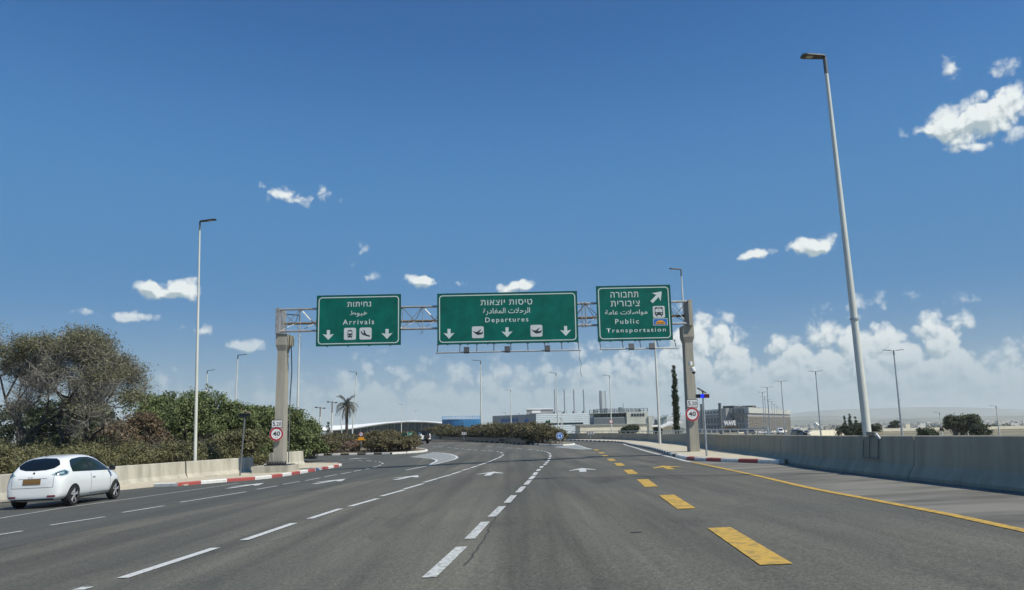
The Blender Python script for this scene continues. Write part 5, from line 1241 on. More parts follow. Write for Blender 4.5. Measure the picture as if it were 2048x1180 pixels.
h2 = blobrow(-13.2, -9.9, 72.0, 72.6, 1.45, 1.3, 16, .95, 13, gb) + blobrow(-13.5, -9.8, 75.5, 75.5, 1.95, 1.7, 14, 1.1, 14, gb)
hedge('hedge', 'rounded dark green hedge at the right tip of the near island', h2, 42000, .07, 'leaf_hedge')
bushy('dry_bush', 'dry grey brown bush in the gap between the island hedges', 'bush', (-14.8, 73.6, gz(-14.8, 73.6) + .1), [(-.5, 0, .5, 1.1, .9, .6), (.5, .3, .6, .9, .8, .6)], 5000, .05, 'leaf_dry', clump=.1)
h3 = blobrow(-30, -14.5, 102, 104, 1.35, 1.6, 22, 1.4, 15, gb) 
hedge('hedge', 'olive brown hedge on the far island behind the chevron board', h3, 26000, .11, 'leaf_hedge', .2)
h4 = blobrow(-12.5, -6.5, 140, 128, 2.35, 2.1, 18, 1.9, 16, gb) + blobrow(-17, -12, 152, 142, 2.6, 2.5, 10, 1.9, 26, gb)
hedge('hedge', 'brown green hedge behind and right of the jeep', h4, 30000, .12, 'leaf_hedge', .22)
h5 = blobrow(-6.0, 3.3, 124, 92, 2.3, 2.35, 30, 1.5, 17, gb) + blobrow(1.2, 4.8, 93, 87.5, 2.15, 1.5, 12, 1.0, 18, gb)
hedge('hedge', 'tall dark green hedge ending at the blue roundabout sign', h5, 60000, .10, 'leaf_hedge', .18)
# low upright black strip along the front of the far hedge
fe = [(-12.4, 134.4), (-8.1, 123.4), (-2.5, 107.6), (-.7, 101), (1.3, 91.5)]
fe = [(x, y, gz(x, y) + .13) for x, y in [(p.x, p.y) for p in smooth_path([(a, c, 0) for a, c in fe], 3)]]
t = thing('hedge_strip', 'low black strip in front of the far dark hedge', 'edging', (0, 0, 0))
MB().sweep(fe, [(0, 0), (0, .55), (.04, .55), (.04, 0)]).build('black_strip', M['car_black'], t)

# palm
c = D(693, 858, 120); z0 = gz(c.x, 112) - .1
pt = thing('palm_tree', 'single palm tree with drooping dry fronds before the white roof', 'palm tree', (c.x, 120, z0))
Hc = D(693, 811, 120).z - z0
MB().tube([(0, 0, 0), (.03, 0, Hc * .5), (0, 0, Hc)], [.27, .22, .25], 10).build('trunk', M['palm_bark'], pt, True)
rg = random.Random(4)
for i in range(44):
    a = 6.283 * i / 34 * 5.1; e0 = rg.uniform(-.9, 1.35) ; L = rg.uniform(1.7, 2.5)
    pts = []; p = Vector((0, 0, Hc)); e_ = e0
    b = MB()
    for k_ in range(7):
        pts.append(p.copy()); p = p + Vector((math.cos(a) * math.cos(e_), math.sin(a) * math.cos(e_), math.sin(e_))) * L / 6; e_ = max(-1.5, e_ - (.34 if e0 > 0 else .22) * (.5 if e0 > 1.05 else 1))
    b.tube(pts, [.035, .03, .025, .02, .015, .01, .006], 4, caps=False)
    sd = Vector((-math.sin(a), math.cos(a), 0))
    for k_ in range(1, 7):
        for q_ in (0, .5):
            if k_ == 6 and q_: continue
            pp = pts[k_].lerp(pts[min(6, k_ + 1)], q_)
            for s_ in (-1, 1):
                tip = pp + sd * s_ * .30 + Vector((0, 0, -.28)) + (pts[min(6, k_)] - pts[k_ - 1]) * .5
                b.add([pp, pp + (pts[k_] - pts[k_ - 1]) * .28, tip], [(0, 1, 2)])
    b.build('frond', M['palm_leaf'] if 'palm_leaf' in M else M.setdefault('palm_leaf', mat('palm_leaf', (.085, .08, .05), .7, var=.3, scale=2)), pt)
# cypresses
def cypress(px, pyt, Y, wpx, label, n=9000, size=.09, zb=None, m='leaf_dark', group=None):
    c = D(px, 860, Y); z0 = terrain(c.x, Y) if zb is None else zb; H = D(px, pyt, Y).z - z0; W = wpx * Y / FPX / 2
    rg = random.Random(int(px)); bl = []
    for i in range(22):
        t_ = (i + .5) / 22; r_ = W * (1.0 - .80 * max(0, (t_ - .5) / .5) ** 1.0) * rg.uniform(.72, 1.15) * min(1, .4 + 4 * t_)
        bl.append((rg.uniform(-.22, .22) * W, rg.uniform(-.15, .15) * W, H * t_, r_, r_, H / 26))
    t = thing('cypress_tree', label, 'cypress', (c.x, Y, z0), 0, group)
    P, N, S = cloud(bl, n, size, clump=.10 * max(1, W), shell=.4); link('foliage', quads_mesh('foliage', P, N, S, M[m]), t)['kind'] = 'stuff'
    MB().tube([(0, 0, 0), (0, 0, H * .93)], [.16, .03], 6).build('trunk', M['bark'], t)
cypress(1354, 732, 88, 8.5, 'very tall thin dark cypress left of the right gantry column', 14000, .085)
cypress(1691, 832, 190, 6, 'leftmost of the three small cypresses behind the tall lamp', 2500, .13)
cypress(1702, 828, 190, 9, 'tallest middle one of the three small cypresses', 3000, .13)
cypress(1713, 834, 190, 9, 'rightmost of the three small cypresses beside the tall pole', 2500, .13)
def round_tree(px, pyt, pyb, Y, wpx, label, m, n, seed, size=.14):
    c = D(px, pyb, Y); z0 = terrain(c.x, Y); top = D(px, pyt, Y).z; H = top - z0; W = wpx * Y / FPX / 2
    rg = random.Random(seed); bl = []
    for i in range(16):
        a = rg.uniform(0, 6.28); q_ = math.sqrt(rg.random()) * .72; zz = rg.uniform(.3, .82); k_ = 1 - .5 * max(0, zz - .5)
        rr = W * rg.uniform(.22, .36); bl.append((W * q_ * math.cos(a) * k_ * 1.1, W * .8 * q_ * math.sin(a), H * zz, rr, rr, min(rr, H * (1 - zz))))
    bl.append((0, 0, H * .75, W * .35, W * .35, H * .24))
    t = bushy('round_tree', label, 'tree', (c.x, Y, z0), bl, n, size, m, seed=seed, clump=.22)
    MB().tube([(0, 0, 0), (0, 0, H * .5)], [.25, .15], 8).build('trunk', M['bark'], t)
round_tree(1722, 848, 876, 150, 92, 'wide round dark tree behind the foot of the tall lamp', 'leaf_dark', 11000, 3)
round_tree(1925, 830, 876, 150, 86, 'largest round tree at the right beyond the wall', 'leaf_mid', 13000, 4) if 'leaf_mid' in M else None
M['leaf_mid'] = leaf('leaf_mid', (.06, .075, .035), (.11, .12, .06), .3)
round_tree(1925, 829, 876, 150, 84, 'largest round tree at the right beyond the wall', 'leaf_mid', 14000, 4)
round_tree(1962, 848, 876, 145, 50, 'lower dark tree joined to the right side of the largest tree', 'leaf_dark', 6000, 5)
round_tree(1856, 857, 876, 140, 42, 'small round dark bush between the two lamps on the right', 'leaf_dark', 5000, 6)
round_tree(1792, 841, 862, 330, 26, 'small distant tree just left of the double lamp pole', 'leaf_dark', 2500, 7, .25)
round_tree(1990, 852, 866, 320, 30, 'small distant tree at far right beside the lamp', 'leaf_dark', 2500, 8, .25)
round_tree(1261, 851, 872, 125, 46, 'dark rounded bush before the cream wall behind the parapet', 'leaf_dark', 7000, 9, .12)
round_tree(1462, 853, 866, 420, 34, 'brown green shrubs under the white logo of the office building', 'leaf_brown', 3500, 10, .35)
round_tree(656, 843, 862, 330, 9, 'tiny bare looking tree over the white terminal roof', 'leaf_dark', 400, 12, .2)

# ---------------------------------------------------------------- buildings
def face_block(t, name, P0, P1, z0, z1, depth, m):
    """wall slab between two plan points, thickness away from the camera"""
    a, c = Vector(P0[:2]), Vector(P1[:2]); d = (c - a).normalized(); n = Vector((-d.y, d.x))
    if n.y < 0: n = -n
    p = [a, c, c + n * depth, a + n * depth]
    return MB().slab([(v.x, v.y) for v in p], z0, z1).build(name, m, t)
def zpx(px, py, Y): return D(px, py, Y).z
# pale industrial building with four chimneys
YB = 230
A = D(1072, 828, YB); Bc = D(1176, 828, YB); L0 = D(985, 831, YB + 22)
gb_ = terrain(A.x, YB) - .5
t = thing('industrial_building', 'pale ribbed industrial building with grey side wall and four chimneys', 'building', (A.x, YB, gb_))
ox, oy, oz = A.x, YB, gb_
zt = A.z - oz
poly = [(0, 0), (Bc.x - ox, 0), (Bc.x - ox, 30), (L0.x - ox + 3, 40), (L0.x - ox, 22)]
MB().slab(poly, 0, zt).build('wall', M['wall_grey'], t)
Wb = Bc.x - ox
for i in range(12):
    z_ = zt * (i + .03) / 12 if i else 0
    if i in (6,): continue
    MB().box(0, Wb + .05, -.28, -.02, zt * i / 12 + .06, zt * (i + 1) / 12 - .02).build('panel', M['panel_blue'], t)
wz0, wz1 = zpx(1120, 849.5, YB) - oz, zpx(1120, 845, YB) - oz
MB().box(Wb * .0, Wb * .06, -.28, -.02, zt * 6 / 12 + .06, zt * 7 / 12 - .02).build('panel', M['panel_blue'], t); MB().box(Wb * .90, Wb + .05, -.28, -.02, zt * 6 / 12 + .06, zt * 7 / 12 - .02).build('panel', M['panel_blue'], t)
for i in range(9): MB().box(Wb * (.063 + .0928 * i), Wb * (.063 + .0928 * (i + 1)) - .12, -.2, -.05, zt * 6 / 12 + .1, zt * 7 / 12 - .06).build('window', M['glass_far'], t)
MB().box(-2.6, 5.2, 3, 8, zt, zt + 1.35).build('rooftop_unit', M['wall_grey'], t); MB().box(-2.8, 5.4, 2.8, 8.2, zt + 1.35, zt + 1.75).build('rooftop_unit', M['roof_white'], t)
MB().box(-1.2, 1.4, 2.7, 2.98, zt + .3, zt + 1.0).build('rooftop_sign', M['roof_white'], t)
for px in (1109.5, 1129, 1148, 1167.5):
    x = D(px, 800, YB + 3).x - ox; z1 = zpx(px, 779, YB + 3) - oz
    cb = MB(); cb.tube([(x, 3, zt), (x, 3, z1)], .21, 10); cb.build('chimney', M['galv'], t, True); MB().tube([(x, 3, zt), (x, 3, zt + .7)], [.75, .4], 12).build('chimney_base', M['pole_dark'], t)
# blue lettering and star on the grey wall (outward normal of that wall)
wa, wb_ = Vector((L0.x - ox, 22)), Vector((0, 0)); wd = (wb_ - wa).normalized(); wn = Vector((wd.y, -wd.x))
if wn.y > 0: wn = -wn
hold = bpy.data.objects.new('lettering_panel', None)
def on_wall(s_, z_, name, polys, m, off=.12):
    b = MB()
    for P in polys:
        V = []
        for a, c_ in P:
            q_ = wa + wd * (s_ + a) + wn * off; V.append((q_.x, q_.y, z_ + c_))
        b.add(V, [tuple(range(len(V)))])
    return b.build(name, m, t)
LW = (wb_ - wa).length
rgx = random.Random(8); u_ = LW * .22
for i in range(8):
    w_ = LW * .40 / 8 * .8; on_wall(u_, zt - 2.0, 'lettering', [[(0, 0), (w_ * .3, 0), (w_ * .3, 1.0), (0, 1.0)], [(w_ * .3, .75 if i % 2 else 0), (w_, .75 if i % 2 else 0), (w_, 1.0 if i % 2 else .25), (w_ * .3, 1.0 if i % 2 else .25)], [(w_ * .7, 0), (w_, 0), (w_, .9), (w_ * .7, .9)]], M['sign_blue']); u_ += LW * .40 / 8
st = []
for k_ in range(16): r_ = (1.45, .45, .75, .45)[k_ % 4]; a = 6.283 * k_ / 16 + math.pi / 2; st.append((r_ * 1.4 * math.cos(a), r_ * math.sin(a)))
on_wall(LW * .80, zt - 1.9, 'star_emblem', [st], M['sign_blue'])
# green flag
c = D(1101, 868, 150); t = thing('flag', 'green flag on a white pole before the pale building', 'flag', (c.x, 150, terrain(c.x, 150)))
z1 = D(1101, 838, 150).z - terrain(c.x, 150); MB().tube([(0, 0, 0), (0, 0, z1)], .04, 6).build('pole', M['pole_white'], t)
fl = MB(); V = []
for i in range(7):
    for j in range(4): V.append((-.15 * i, .08 * math.sin(i * 1.3), z1 - .1 - .22 * j - .05 * i - .06 * math.sin(i)))
fl.add(V, [(i * 4 + j, i * 4 + j + 1, (i + 1) * 4 + j + 1, (i + 1) * 4 + j) for i in range(6) for j in range(3)]); fl.build('cloth', mat('flag_green', (.02, .10, .08), .7), t, 'all')
# plant building with louvred block and lattice chimney
YC = 200
def X(px, Y=YC, py=850): return D(px, py, Y).x
ox = X(1160); gz_ = terrain(ox, YC) - .5
t = thing('plant_building', 'cream and grey plant building with louvred block and lattice chimney', 'building', (ox, YC, gz_))
Z = lambda py, Y=YC, px=1230: D(px, py, Y).z - gz_
MB().box(0, X(1304) - ox, 0, 16, 0, Z(849.5)).build('wall', M['cream'], t)
MB().box(-1, X(1300) - ox, -.25, 16.2, Z(849.5), Z(848.2)).build('cornice', M['wall_grey'], t)
xa, xb = X(1189) - ox, X(1253.6) - ox
MB().box(xa, xb, .5, 12, Z(848.2), Z(834)).build('louvre_block', M['louvre'], t)
MB().box(xa, xb, 2.5, 12, Z(834), Z(826.5)).build('upper_wall', M['cream_grey'], t)
nn = 9
for i in range(nn + 1):
    x = lerp(xa, xb, i / nn); MB().box(x - .07, x + .07, 1.8, 2.47, Z(834), Z(826.5)).build('pier', M['roof_grey'], t)
for i in range(nn):
    x0, x1 = lerp(xa, xb, i / nn) + .15, lerp(xa, xb, (i + 1) / nn) - .15
    if i > 1: MB().box(x0, x1, 2.3, 2.48, Z(833.6), Z(827.5)).build('window', M['glass_far'], t)
for i in range(7): MB().box(xa, xb, .36, .49, lerp(Z(848), Z(834.5), i / 7), lerp(Z(848), Z(834.5), i / 7) + .08).build('louvre', M['roof_grey'], t)
MB().box(xa - .3, xb + .3, .2, 12.3, Z(826.5), Z(825.6)).build('cornice', M['roof_grey'], t)
x2, x3 = X(1254) - ox, X(1297) - ox
MB().box(x2, x3, 0.1, 14, Z(848.2), Z(824.5)).build('tower_block', M['cream_grey'], t)
for i in range(5): x = lerp(x2, x3, .22 + .13 * i); MB().box(x, x + .5, -.0, .12, Z(833), Z(828)).build('window', M['glass_far'], t)
MB().box(x3 + .02, X(1303.5) - ox, -.3, 8, 0, Z(833)).build('stair_tower', M['cream_grey'], t)
for yy in (.3, 11.9):
    bb = MB()
    for hh_ in (.5, 1.0): bb.tube([(xa, yy, Z(825.6) + hh_), (x3, yy, Z(825.6) + hh_)], .05, 4)
    for k_ in range(14): bb.box(lerp(xa, x3, k_ / 13) - .06, lerp(xa, x3, k_ / 13) + .06, yy - .04, yy + .04, Z(825.6), Z(825.6) + 1.04)
    bb.build('roof_railing', M['steel_dark'], t)
xc = X(1211) - ox; zc0, zc1 = Z(826), Z(779)
for k_ in range(3):
    a = 2.1 * k_ + .4; MB().tube([(xc + .55 * math.cos(a) * .5 - .3, 6 + .5 * math.sin(a), zc0), (xc + .55 * math.cos(a) * .5 - .3, 6 + .5 * math.sin(a), zc1)], .14, 8).build('flue', M['galv'], t)
lat = MB()
for (sx, sy) in ((-.1, -.6), (.95, -.6), (.95, .6), (-.1, .6)): lat.tube([(xc + sx, 6 + sy, zc0), (xc + sx, 6 + sy, zc1)], .06, 4)
nz_ = 10
for i in range(nz_):
    za, zb3 = lerp(zc0, zc1, i / nz_), lerp(zc0, zc1, (i + 1) / nz_)
    lat.tube([(xc - .1, 5.4, za), (xc + .95, 5.4, zb3)], .045, 4); lat.tube([(xc + .95, 5.4, za), (xc - .1, 5.4, zb3)], .045, 4); lat.tube([(xc - .1, 5.4, za), (xc + .95, 5.4, za)], .045, 4)
lat.build('lattice_mast', M['galv'], t)
for px, hh_ in ((1196, 1.2), (1217, 1.8), (1247, 2.1), (1286, 1.3)): x = X(px) - ox; MB().box(x - .4, x + .4, 4, 5.4, Z(825.6), Z(825.6) + hh_ * .7).build('rooftop_unit', M['louvre'], t)
MB().tube([(X(1252.5) - ox, 4, Z(825)), (X(1252.5) - ox, 4, Z(806))], .05, 4).build('mast', M['steel_dark'], t)
# low curved-roof hangar
YH = 210; ox = X(1303.5, YH); gz_ = terrain(ox, YH) - .5; Z = lambda py: D(1330, py, YH).z - gz_
t = thing('hangar', 'small pale building with curved white roof beside the tall cypress', 'building', (ox, YH, gz_))
MB().box(0, X(1352, YH) - ox, 0, 12, 0, Z(853)).build('wall', M['cream'], t)
for i in range(6): x = lerp(.3, X(1322, YH) - ox, i / 6); MB().box(x, x + .7, -.1, -.0 - .005, .6, Z(854)).build('window', M['glass_far'], t)
xx0, xx1 = X(1321, YH) - ox, X(1362, YH) - ox
arc = [(lerp(xx0, xx1, i / 12), Z(853) + (Z(843) - Z(853)) * math.sin(math.pi * (i / 12) * .62)) for i in range(13)]
MB().prism(arc + [(x, z - .5) for x, z in arc[::-1]], -1.5, 12).build('roof', M['roof_white'], t)
a0, a1 = X(1316.5, YH) - ox, X(1341, YH) - ox
MB().prism([(a0, Z(838)), (a1, Z(829)), (a1, Z(830.5)), (a0, Z(840))], 2, 9).build('roof', M['roof_grey'], t); MB().prism([(a0 + .3, Z(850)), (a1 - .3, Z(850)), (a1 - .3, Z(832)), (a0 + .3, Z(840.5))], 3, 8).build('upper_wall', M['louvre'], t)
MB().box(X(1306, YH) - ox, X(1313, YH) - ox, 3, 5, Z(852), Z(831)).build('frame_tower', M['roof_grey'], t)
MB().box(0 - .2, X(1321, YH) - ox, -.4, 12, Z(853), Z(849.5)).build('roof', M['roof_white'], t)
# stone office building
YO = 480; q5 = YO / 230; A = D(1495, 826, YO); ox = A.x; gz_ = terrain(ox, YO) - .5
t = thing('office_building', 'flat roofed office building with rough stone side and grey windowed front', 'building', (ox, YO, gz_))
Z = lambda py, px=1495, Y=YO: D(px, py, Y).z - gz_
YR = 626; Rr = D(1579.5, 829, YR); Lf = D(1446.6, 828, YO + 33); Lw = D(1400, 828, YO + 58)
za, zat = Z(826), Z(814.5)
P_c, P_r = Vector((0, 0)), Vector((Rr.x - ox, YR - YO)); P_l, P_w = Vector((Lf.x - ox, 33)), Vector((Lw.x - ox, 58))
dR = (P_r - P_c); back = Vector((-dR.y, dR.x)).normalized() * 30
hL = D(1579.5, 829, YR).z - gz_
MB().slab([tuple(P_c), tuple(P_r), tuple(P_r + Vector((-54, 29))), tuple(P_l + Vector((-6, 62))), tuple(P_l)], 0, za).build('wall', M['office'], t)
# stone blocks facing on the right side, laid in courses
nR = Vector((dR.y, -dR.x)).normalized(); Lr = dR.length; dRn = dR.normalized(); nc_, nb_ = 9, 30
bmesh_ = []
sb_ = None
for r_ in range(nc_):
    for q_ in range(nb_):
        s0 = Lr * (q_ + (.5 if r_ % 2 else 0)) / nb_; s1 = min(Lr, s0 + Lr / nb_ - .25)
        if s0 >= Lr - .3: continue
        pr_ = .18 + rnd.uniform(0, .2); a = P_c + dRn * s0; c_ = P_c + dRn * s1; z0_, z1_ = (za - 1.9) * r_ / nc_, (za - 1.9) * (r_ + 1) / nc_ - .18
        p = [a + nR * .0, c_ + nR * .0, c_ + nR * pr_, a + nR * pr_]
        MB().slab([tuple(v) for v in p], z0_, z1_).build('stone_block', M['stone'], t)
# attic
MB().slab([tuple(P_c + nR * .8), tuple(P_r + nR * .8), tuple(P_r + Vector((-50, 25))), tuple(P_l + Vector((-4, 58))), tuple(P_l + Vector((-.4, -1)))], za + .02, zat).build('attic', M['office_light'], t)
dL = (P_l - P_c); dLn = dL.normalized(); nL = Vector((-dL.y, dL.x)).normalized(); nL = nL if nL.y < 0 else -nL
def wl_box(d0, dn, nn_, s0, s1, z0, z1, off0, off1, name, m):
    a, c_ = d0 + dn * s0, d0 + dn * s1
    return MB().slab([tuple(a + nn_ * off0), tuple(c_ + nn_ * off0), tuple(c_ + nn_ * off1), tuple(a + nn_ * off1)], z0, z1).build(name, m, t)
LL = dL.length
wl_box(P_c, dLn, nL, 0, LL * .66, za - 2.5, za - .2, .1, .5, 'fascia', M['glass_far'])
wl_box(P_c, dLn, nL, LL * .68, LL, 0, zat + .1, .1, 3.3, 'pylon_wall', M['office'])
for r_ in range(3):
    for q_ in range(4): s0 = LL * (.16 + .12 * q_); wl_box(P_c, dLn, nL, s0, s0 + LL * .075, 1.7 + r_ * 4.8, 5.4 + r_ * 4.8, .1, .25, 'window', M['glass_far'])
dW = P_w - P_l; dWn = dW.normalized(); nW = Vector((-dW.y, dW.x)).normalized(); nW = nW if nW.y < 0 else -nW; LWg = dW.length
MB().slab([tuple(P_l), tuple(P_w), tuple(P_w + Vector((0, 42))), tuple(P_l + Vector((0, 42)))], 0, za - .6).build('wing', M['office'], t)
MB().slab([tuple(P_l + Vector((-.2, -.8))), tuple(P_w + Vector((0, -.8))), tuple(P_w + Vector((0, 42.3))), tuple(P_l + Vector((-.2, 42.3)))], za - .58, za + .6).build('wing_roof', M['office_light'], t)
for r_ in range(3):
    for q_ in range(7): s0 = LWg * (.05 + .135 * q_); wl_box(P_l, dWn, nW, s0, s0 + LWg * .08, 1.7 + r_ * 4.6, 5.0 + r_ * 4.6, .06, .2, 'window', M['glass_far'])
for (s0, s1, hh_) in ((.1, .35, 1.6), (.45, .55, 2.6), (.62, .68, 1.5)):
    a = P_c + dRn * Lr * s0 + Vector((-10, 6)); c_ = P_c + dRn * Lr * s1 + Vector((-10, 6)); MB().slab([tuple(a), tuple(c_), tuple(c_ + Vector((-6, 4))), tuple(a + Vector((-6, 4)))], zat, zat + hh_).build('rooftop_unit', M['steel_dark'], t)
lgY = YO + 8; lg = D(1459.5, 846, YO - 9)
lo_ = text('WAVE', 7.1, 2.9, M['roof_white'], t, lg.x - ox, lg.z - gz_, y=lgY - YO - 17, bold=.04)
wl_box(P_c, dLn, nL, LL * .70, LL * .72, 0, 4.2, 13.5, 13.9, 'logo_support', M['steel_dark'])
# terminal with long curved roof
YT = 340
def Xt(px): return D(px, 850, YT).x
ox = Xt(620); gz_ = terrain(ox, YT) - .5
t = thing('terminal_building', 'long low terminal with swooping white curved roof and dark glass front', 'building', (ox, YT, gz_))
def Zt(px, py): return D(px, py, YT).z - gz_
topE = [(600, 857.5), (625, 855.7), (666, 851), (709, 849), (756, 845), (795, 842.5), (825, 841), (850, 842), (873, 843.5), (905, 847), (930, 852)]
lowE = [(600, 863), (629, 861.5), (666, 860.5), (709, 856.7), (737, 852), (776, 846.3), (815, 843), (850, 843.3), (873, 845), (905, 848.6), (930, 853.5)]
tp_ = [(Xt(x) - ox, Zt(x, y)) for x, y in topE]; lp_ = [(Xt(x) - ox, Zt(x, y)) for x, y in lowE]
lz = interp(lp_); XS_ = sorted(set([x for x, z in tp_] + [x for x, z in lp_])); tz = interp(tp_)
V = []
for x in XS_: V += [(x, -4, lz(x)), (x, 1 + (tz(x) - lz(x)) * 1.3, tz(x)), (x, 40, tz(x)), (x, 40, lz(x) - .4), (x, -3.6, lz(x) - .4)]
MB().add(V, [(5 * i + k_, 5 * i + (k_ + 1) % 5, 5 * i + 5 + (k_ + 1) % 5, 5 * i + 5 + k_) for i in range(len(XS_) - 1) for k_ in range(5)] + [(0, 1, 2, 3, 4), tuple(range(len(V) - 5, len(V)))]).build('roof', M['roof_white'], t)
gp_ = [(x, z - .05) for x, z in lp_[2:]]
MB().prism([(gp_[0][0], 0)] + gp_ + [(gp_[-1][0], 0)], 0, 38).build('glass_front', M['glass_far'], t)
for i in range(22):
    x = lerp(Xt(640) - ox, Xt(925) - ox, i / 21); zz = interp(lp_)(x); MB().box(x - .15, x + .15, -.35, -.02, 0, zz - .15).build('mullion', M['louvre'], t)
# blue tank
YK = 270; c = D(920.5, 850, YK); r_ = 39.5 * YK / FPX; g_ = terrain(c.x, YK) - .3
t = thing('storage_tank', 'large round blue storage tank with railed roof', 'tank', (c.x, YK + r_, g_)); ztk = D(920, 839.5, YK + r_).z - g_
MB().tube([(0, 0, 0), (0, 0, ztk)], r_, 48).build('shell', M['tank_blue'], t, True)
MB().tube([(0, 0, ztk - .02), (0, 0, ztk + .18)], r_ + .08, 48).build('top_rim', M['tank_top'], t, True)
MB().tube([(0, 0, ztk + .18), (0, 0, ztk + .8)], [r_ * .98, .3], 48).build('roof', M['roof_grey'], t, True)
rb = MB()
for k_ in range(48):
    a = 6.283 * k_ / 48; rb.tube([(r_ * math.cos(a), r_ * math.sin(a), ztk + .18), (r_ * math.cos(a), r_ * math.sin(a), ztk + 1.2)], .05, 4)
rb.tube([(r_ * math.cos(6.283 * k_ / 48), r_ * math.sin(6.283 * k_ / 48), ztk + 1.2) for k_ in range(49)], .05, 4); rb.build('railing', M['tank_top'], t)
for zz in (.33, .66): MB().tube([(0, 0, ztk * zz), (0, 0, ztk * zz + .12)], r_ + .05, 48).build('stiffening_ring', M['tank_blue'], t)
st_ = MB()
for k_ in range(14):
    a = R(250 - 40 * 0 + k_ * 2.2); st_.box((r_ + .4) * math.cos(a) - .35, (r_ + .4) * math.cos(a) + .35, (r_ + .4) * math.sin(a) - .3, (r_ + .4) * math.sin(a) + .3, ztk * k_ / 14, ztk * k_ / 14 + .12)
st_.build('stair', M['tank_top'], t)
# floodlight-like poles by the roof
for px, pyt, Y, lb, wd_ in ((640.5, 814, 175, 'white pole with cross shaped head left of the palm', .13), (664.5, 803, 175, 'taller white pole with cross shaped head beside the palm', .14)):
    c = D(px, pyt, Y); g_ = terrain(c.x, Y); t = thing('mast', lb, 'pole', (c.x, Y, g_)); H = c.z - g_
    MB().tube([(0, 0, 0), (0, 0, H * .72)], wd_ * 1.3, 6).build('pole', M['pole_white'], t); MB().tube([(0, 0, H * .72), (0, 0, H)], wd_, 6).build('pole', M['rust'], t)
    for dx_, dz_ in ((-.9, .1), (.9, -.1)): MB().tube([(0, 0, H - .2), (dx_, 0, H - .2 + dz_)], .07, 5).build('arm', M['pole_dark'], t); MB().box(dx_ - .25, dx_ + .25, -.2, .2, H - .3 + dz_, H - .05 + dz_).build('lamp_head', M['lamp_head'], t)
for px, pyt, lb in ((632.5, 834, 'leaning bare white pole at the end of the terminal roof'), (682, 836, 'leaning white pole half hidden behind the palm')):
    c = D(px, pyt, 170); g_ = terrain(c.x, 170); t = thing('leaning_pole', lb, 'pole', (c.x + .35, 170, g_)); MB().tube([(0, 0, 0), (-.35, 0, c.z - g_)], .12, 6).build('pole', M['pole_white'], t)

# overpass and road beyond the right wall
vs = []; rr_ = [(D(1560, 880, 110).x, 110, 9), (D(1588, 874, 170).x, 170, 7), (D(1598, 870, 230).x, 230, 8), (D(1600, 864, 300).x, 300, 9), (D(1592, 860, 380).x, 380, 9)]
b = MB(); V = []
for x, y, w_ in rr_: V += [(x - w_, y, terrain(x, y) + .05), (x + w_, y, terrain(x, y) + .05)]
b.add(V, [(2 * i, 2 * i + 1, 2 * i + 3, 2 * i + 2) for i in range(len(rr_) - 1)]); b.cm = 0
me = b.mesh('lower_road', M['asphalt'])
if me.polygons[0].normal.z < 0: me.flip_normals()
tag(link('lower_road', me), kind='structure')
def long_wall(label, pts, h, m, name='retaining_wall', thick=.6):
    p0 = pts[0]; t = thing(name, label, 'wall', (p0[0], p0[1], p0[2])); P = resample([Vector(p) - Vector(p0) for p in smooth_path(pts, 4)], 9)
    for a, c_ in zip(P, P[1:]):
        d = (c_ - a).normalized() * .04; MB().sweep([tuple(a + d), tuple(c_ - d)], [(0, -4), (0, h), (-thick, h), (-thick, -4)]).build('wall_segment', m, t)
def wp(px, py, Y): p = D(px, py, Y); return (p.x, Y, p.z)
long_wall('low cream wall in front of the office building', [wp(1476, 864.5, 345), wp(1520, 862.5, 350), wp(1572, 860.5, 365)], .0, M['cream'])
long_wall('curved cream ramp wall right of the dark van', [wp(1615, 870, 165), wp(1625, 865.5, 190), wp(1640, 863, 215), wp(1690, 862.5, 225), wp(1760, 865, 225)], .3, M['cream'])
ov = thing('overpass', 'pale concrete overpass crossing beyond the parapet at right', 'bridge', (D(1640, 860, 300).x, 300, terrain(60, 300)))
gz_ = terrain(60, 300); ox = ov.location.x
xa, xb = D(1598, 858, 300).x - ox, D(2120, 858, 300).x - ox; zt_ = D(1750, 857.5, 300).z - gz_
nseg = 14
for i in range(nseg):
    a, c_ = lerp(xa, xb, i / nseg), lerp(xa, xb, (i + 1) / nseg) - .08
    drop = .012 * (a if a > 40 else 40) - .48
    MB().box(a, c_, 0, .4, zt_ - 1.1, zt_ + .0).build('parapet', M['cream'], ov); MB().box(a, c_, .42, 9, zt_ - 2.1, zt_ - .9).build('deck', M['cream_grey'], ov)
for px in (1672, 1712, 1764, 1790, 1822, 1850, 1900, 1960, 2020): x = D(px, 860, 300).x - ox; MB().box(x - .8, x + .8, 1.5, 7.5, -1, zt_ - 2.1).build('pier', M['cream_grey'], ov)
for x0p, x1p in ((1600, 1705), (1800, 1870), (1905, 2120)): MB().box(D(x0p, 860, 300).x - ox, D(x1p, 860, 300).x - ox, 9.1, 10, -1, zt_ - 2.1).build('abutment', M['cream'], ov)
MB().box(D(1818, 860, 300).x - ox, D(1826, 860, 300).x - ox, 2, 4, zt_, zt_ + 1.4).build('cabin', M['cream'], ov)
long_wall('thin low cream wall at far right behind the lamp', [wp(1985, 869, 230), wp(2100, 867.5, 230)], 0, M['cream'])
# white aircraft tail / radar sculpture far away
c = D(1631, 853, 700); t = thing('radar_dish', 'tiny white dish shape above the distant houses', 'radar dish', (c.x, 700, c.z - 9)); MB().tube([(0, 0, 0), (0, 0, 9)], .6, 6).build('mast', M['pole_white'], t)
MB().tube([(-.8, 0, 9), (1.2, -1.6, 11.5)], [1.6, 2.1], 14).build('dish', M['roof_white'], t); MB().tube([(1.2, -1.6, 11.5), (2.6, -2, 14)], .25, 5).build('feed_arm', M['roof_white'], t)
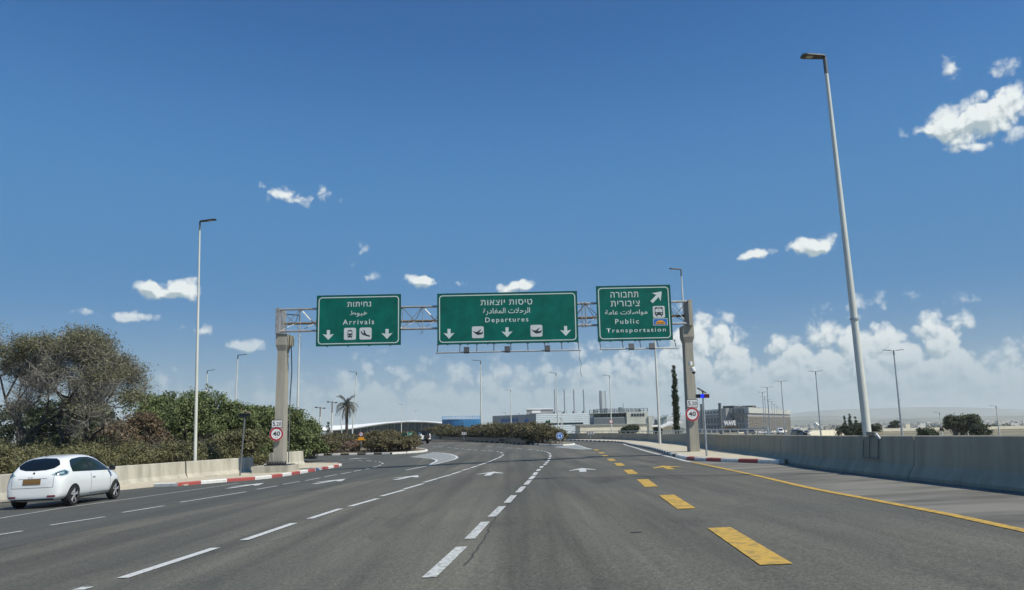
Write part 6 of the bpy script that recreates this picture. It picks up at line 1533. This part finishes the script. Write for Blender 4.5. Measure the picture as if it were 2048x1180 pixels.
# distant town, trees and hills
def boxes(n, xr, yr, seed):
    rg = np.random.RandomState(seed); b = MB()
    for i in range(n):
        y = rg.uniform(*yr); x = rg.uniform(*xr) * y; w_, d, h_ = rg.uniform(6, 22), rg.uniform(6, 14), rg.uniform(3, 9); z = terrain(x, y) - 1
        b.box(x - w_ / 2, x + w_ / 2, y, y + d, z, z + 1 + h_)
    return b
o = boxes(700, (-.75, .75), (1100, 3600), 3).build('distant_town', M['city']); tag(o, 'pale scattered houses of the distant town on the plain', 'town', kind='stuff')
n = 2600; rg_ = np.random.RandomState(6); yy = rg_.uniform(800, 3300, n); xx = rg_.uniform(-.8, .8, n) * yy
bl = np.stack([xx, yy, np.array([terrain(a, c_) for a, c_ in zip(xx, yy)]) + 2.0, rg_.uniform(4, 14, n), rg_.uniform(4, 10, n), rg_.uniform(2.0, 4.5, n)], 1)
P, N, S = cloud(bl, 42000, 1.5, clump=1.4, shell=.5)
tag(link('distant_trees', quads_mesh('distant_trees', P, N, S, M['leaf_dark'])), 'dark belts of far trees between the distant houses', 'trees', kind='stuff')
def hills(Y, prof, seed, depth=900):
    rg = np.random.RandomState(seed); nx = 260; X_ = np.linspace(-1.25 * Y, 1.25 * Y, nx); ph = rg.uniform(0, 6, 9); V = []
    rows = [(0, 0), (.18, .35), (.36, .8), (.5, 1.0), (.75, .7), (1, 0)]
    for fy, fz in rows:
        for x in X_:
            u_ = x / Y
            h_ = prof + sum(prof * .26 / (1 + i * .55) * math.sin(u_ * (2.2 * (i + 1) ** 1.35) + ph[i] + fy * .8) for i in range(9)) * (.8 + .2 * fz)
            h_ *= .62 + .38 * ss(-.1, .55, u_)
            V.append((x, Y + fy * depth, terrain(0, Y) - 6 + max(1, h_) * fz))
    b = MB(); b.add(V, [(j * nx + i, j * nx + i + 1, (j + 1) * nx + i + 1, (j + 1) * nx + i) for j in range(len(rows) - 1) for i in range(nx - 1)])
    tag(b.build('hills', M['hill'], smooth='all'), kind='structure')
hills(3900, 36, 1); hills(5600, 68, 2, 1400); hills(8000, 122, 5, 2000)
# ---------------------------------------------------------------- air
hz = MB().box(-11000, 11000, -120, 13000, -26, 215).build('haze', None or mat('unused_haze', (1, 1, 1)))
hm = bpy.data.materials.new('haze'); hm.use_nodes = True; ht = hm.node_tree; ht.nodes.clear()
vo = ht.nodes.new('ShaderNodeVolumePrincipled'); vo.inputs['Color'].default_value = (.90, .97, .98, 1); vo.inputs['Density'].default_value = .00013; vo.inputs['Anisotropy'].default_value = .1
oo = ht.nodes.new('ShaderNodeOutputMaterial'); ht.links.new(vo.outputs[0], oo.inputs['Volume'])
hz.data.materials.clear(); hz.data.materials.append(hm); tag(hz, kind='stuff')
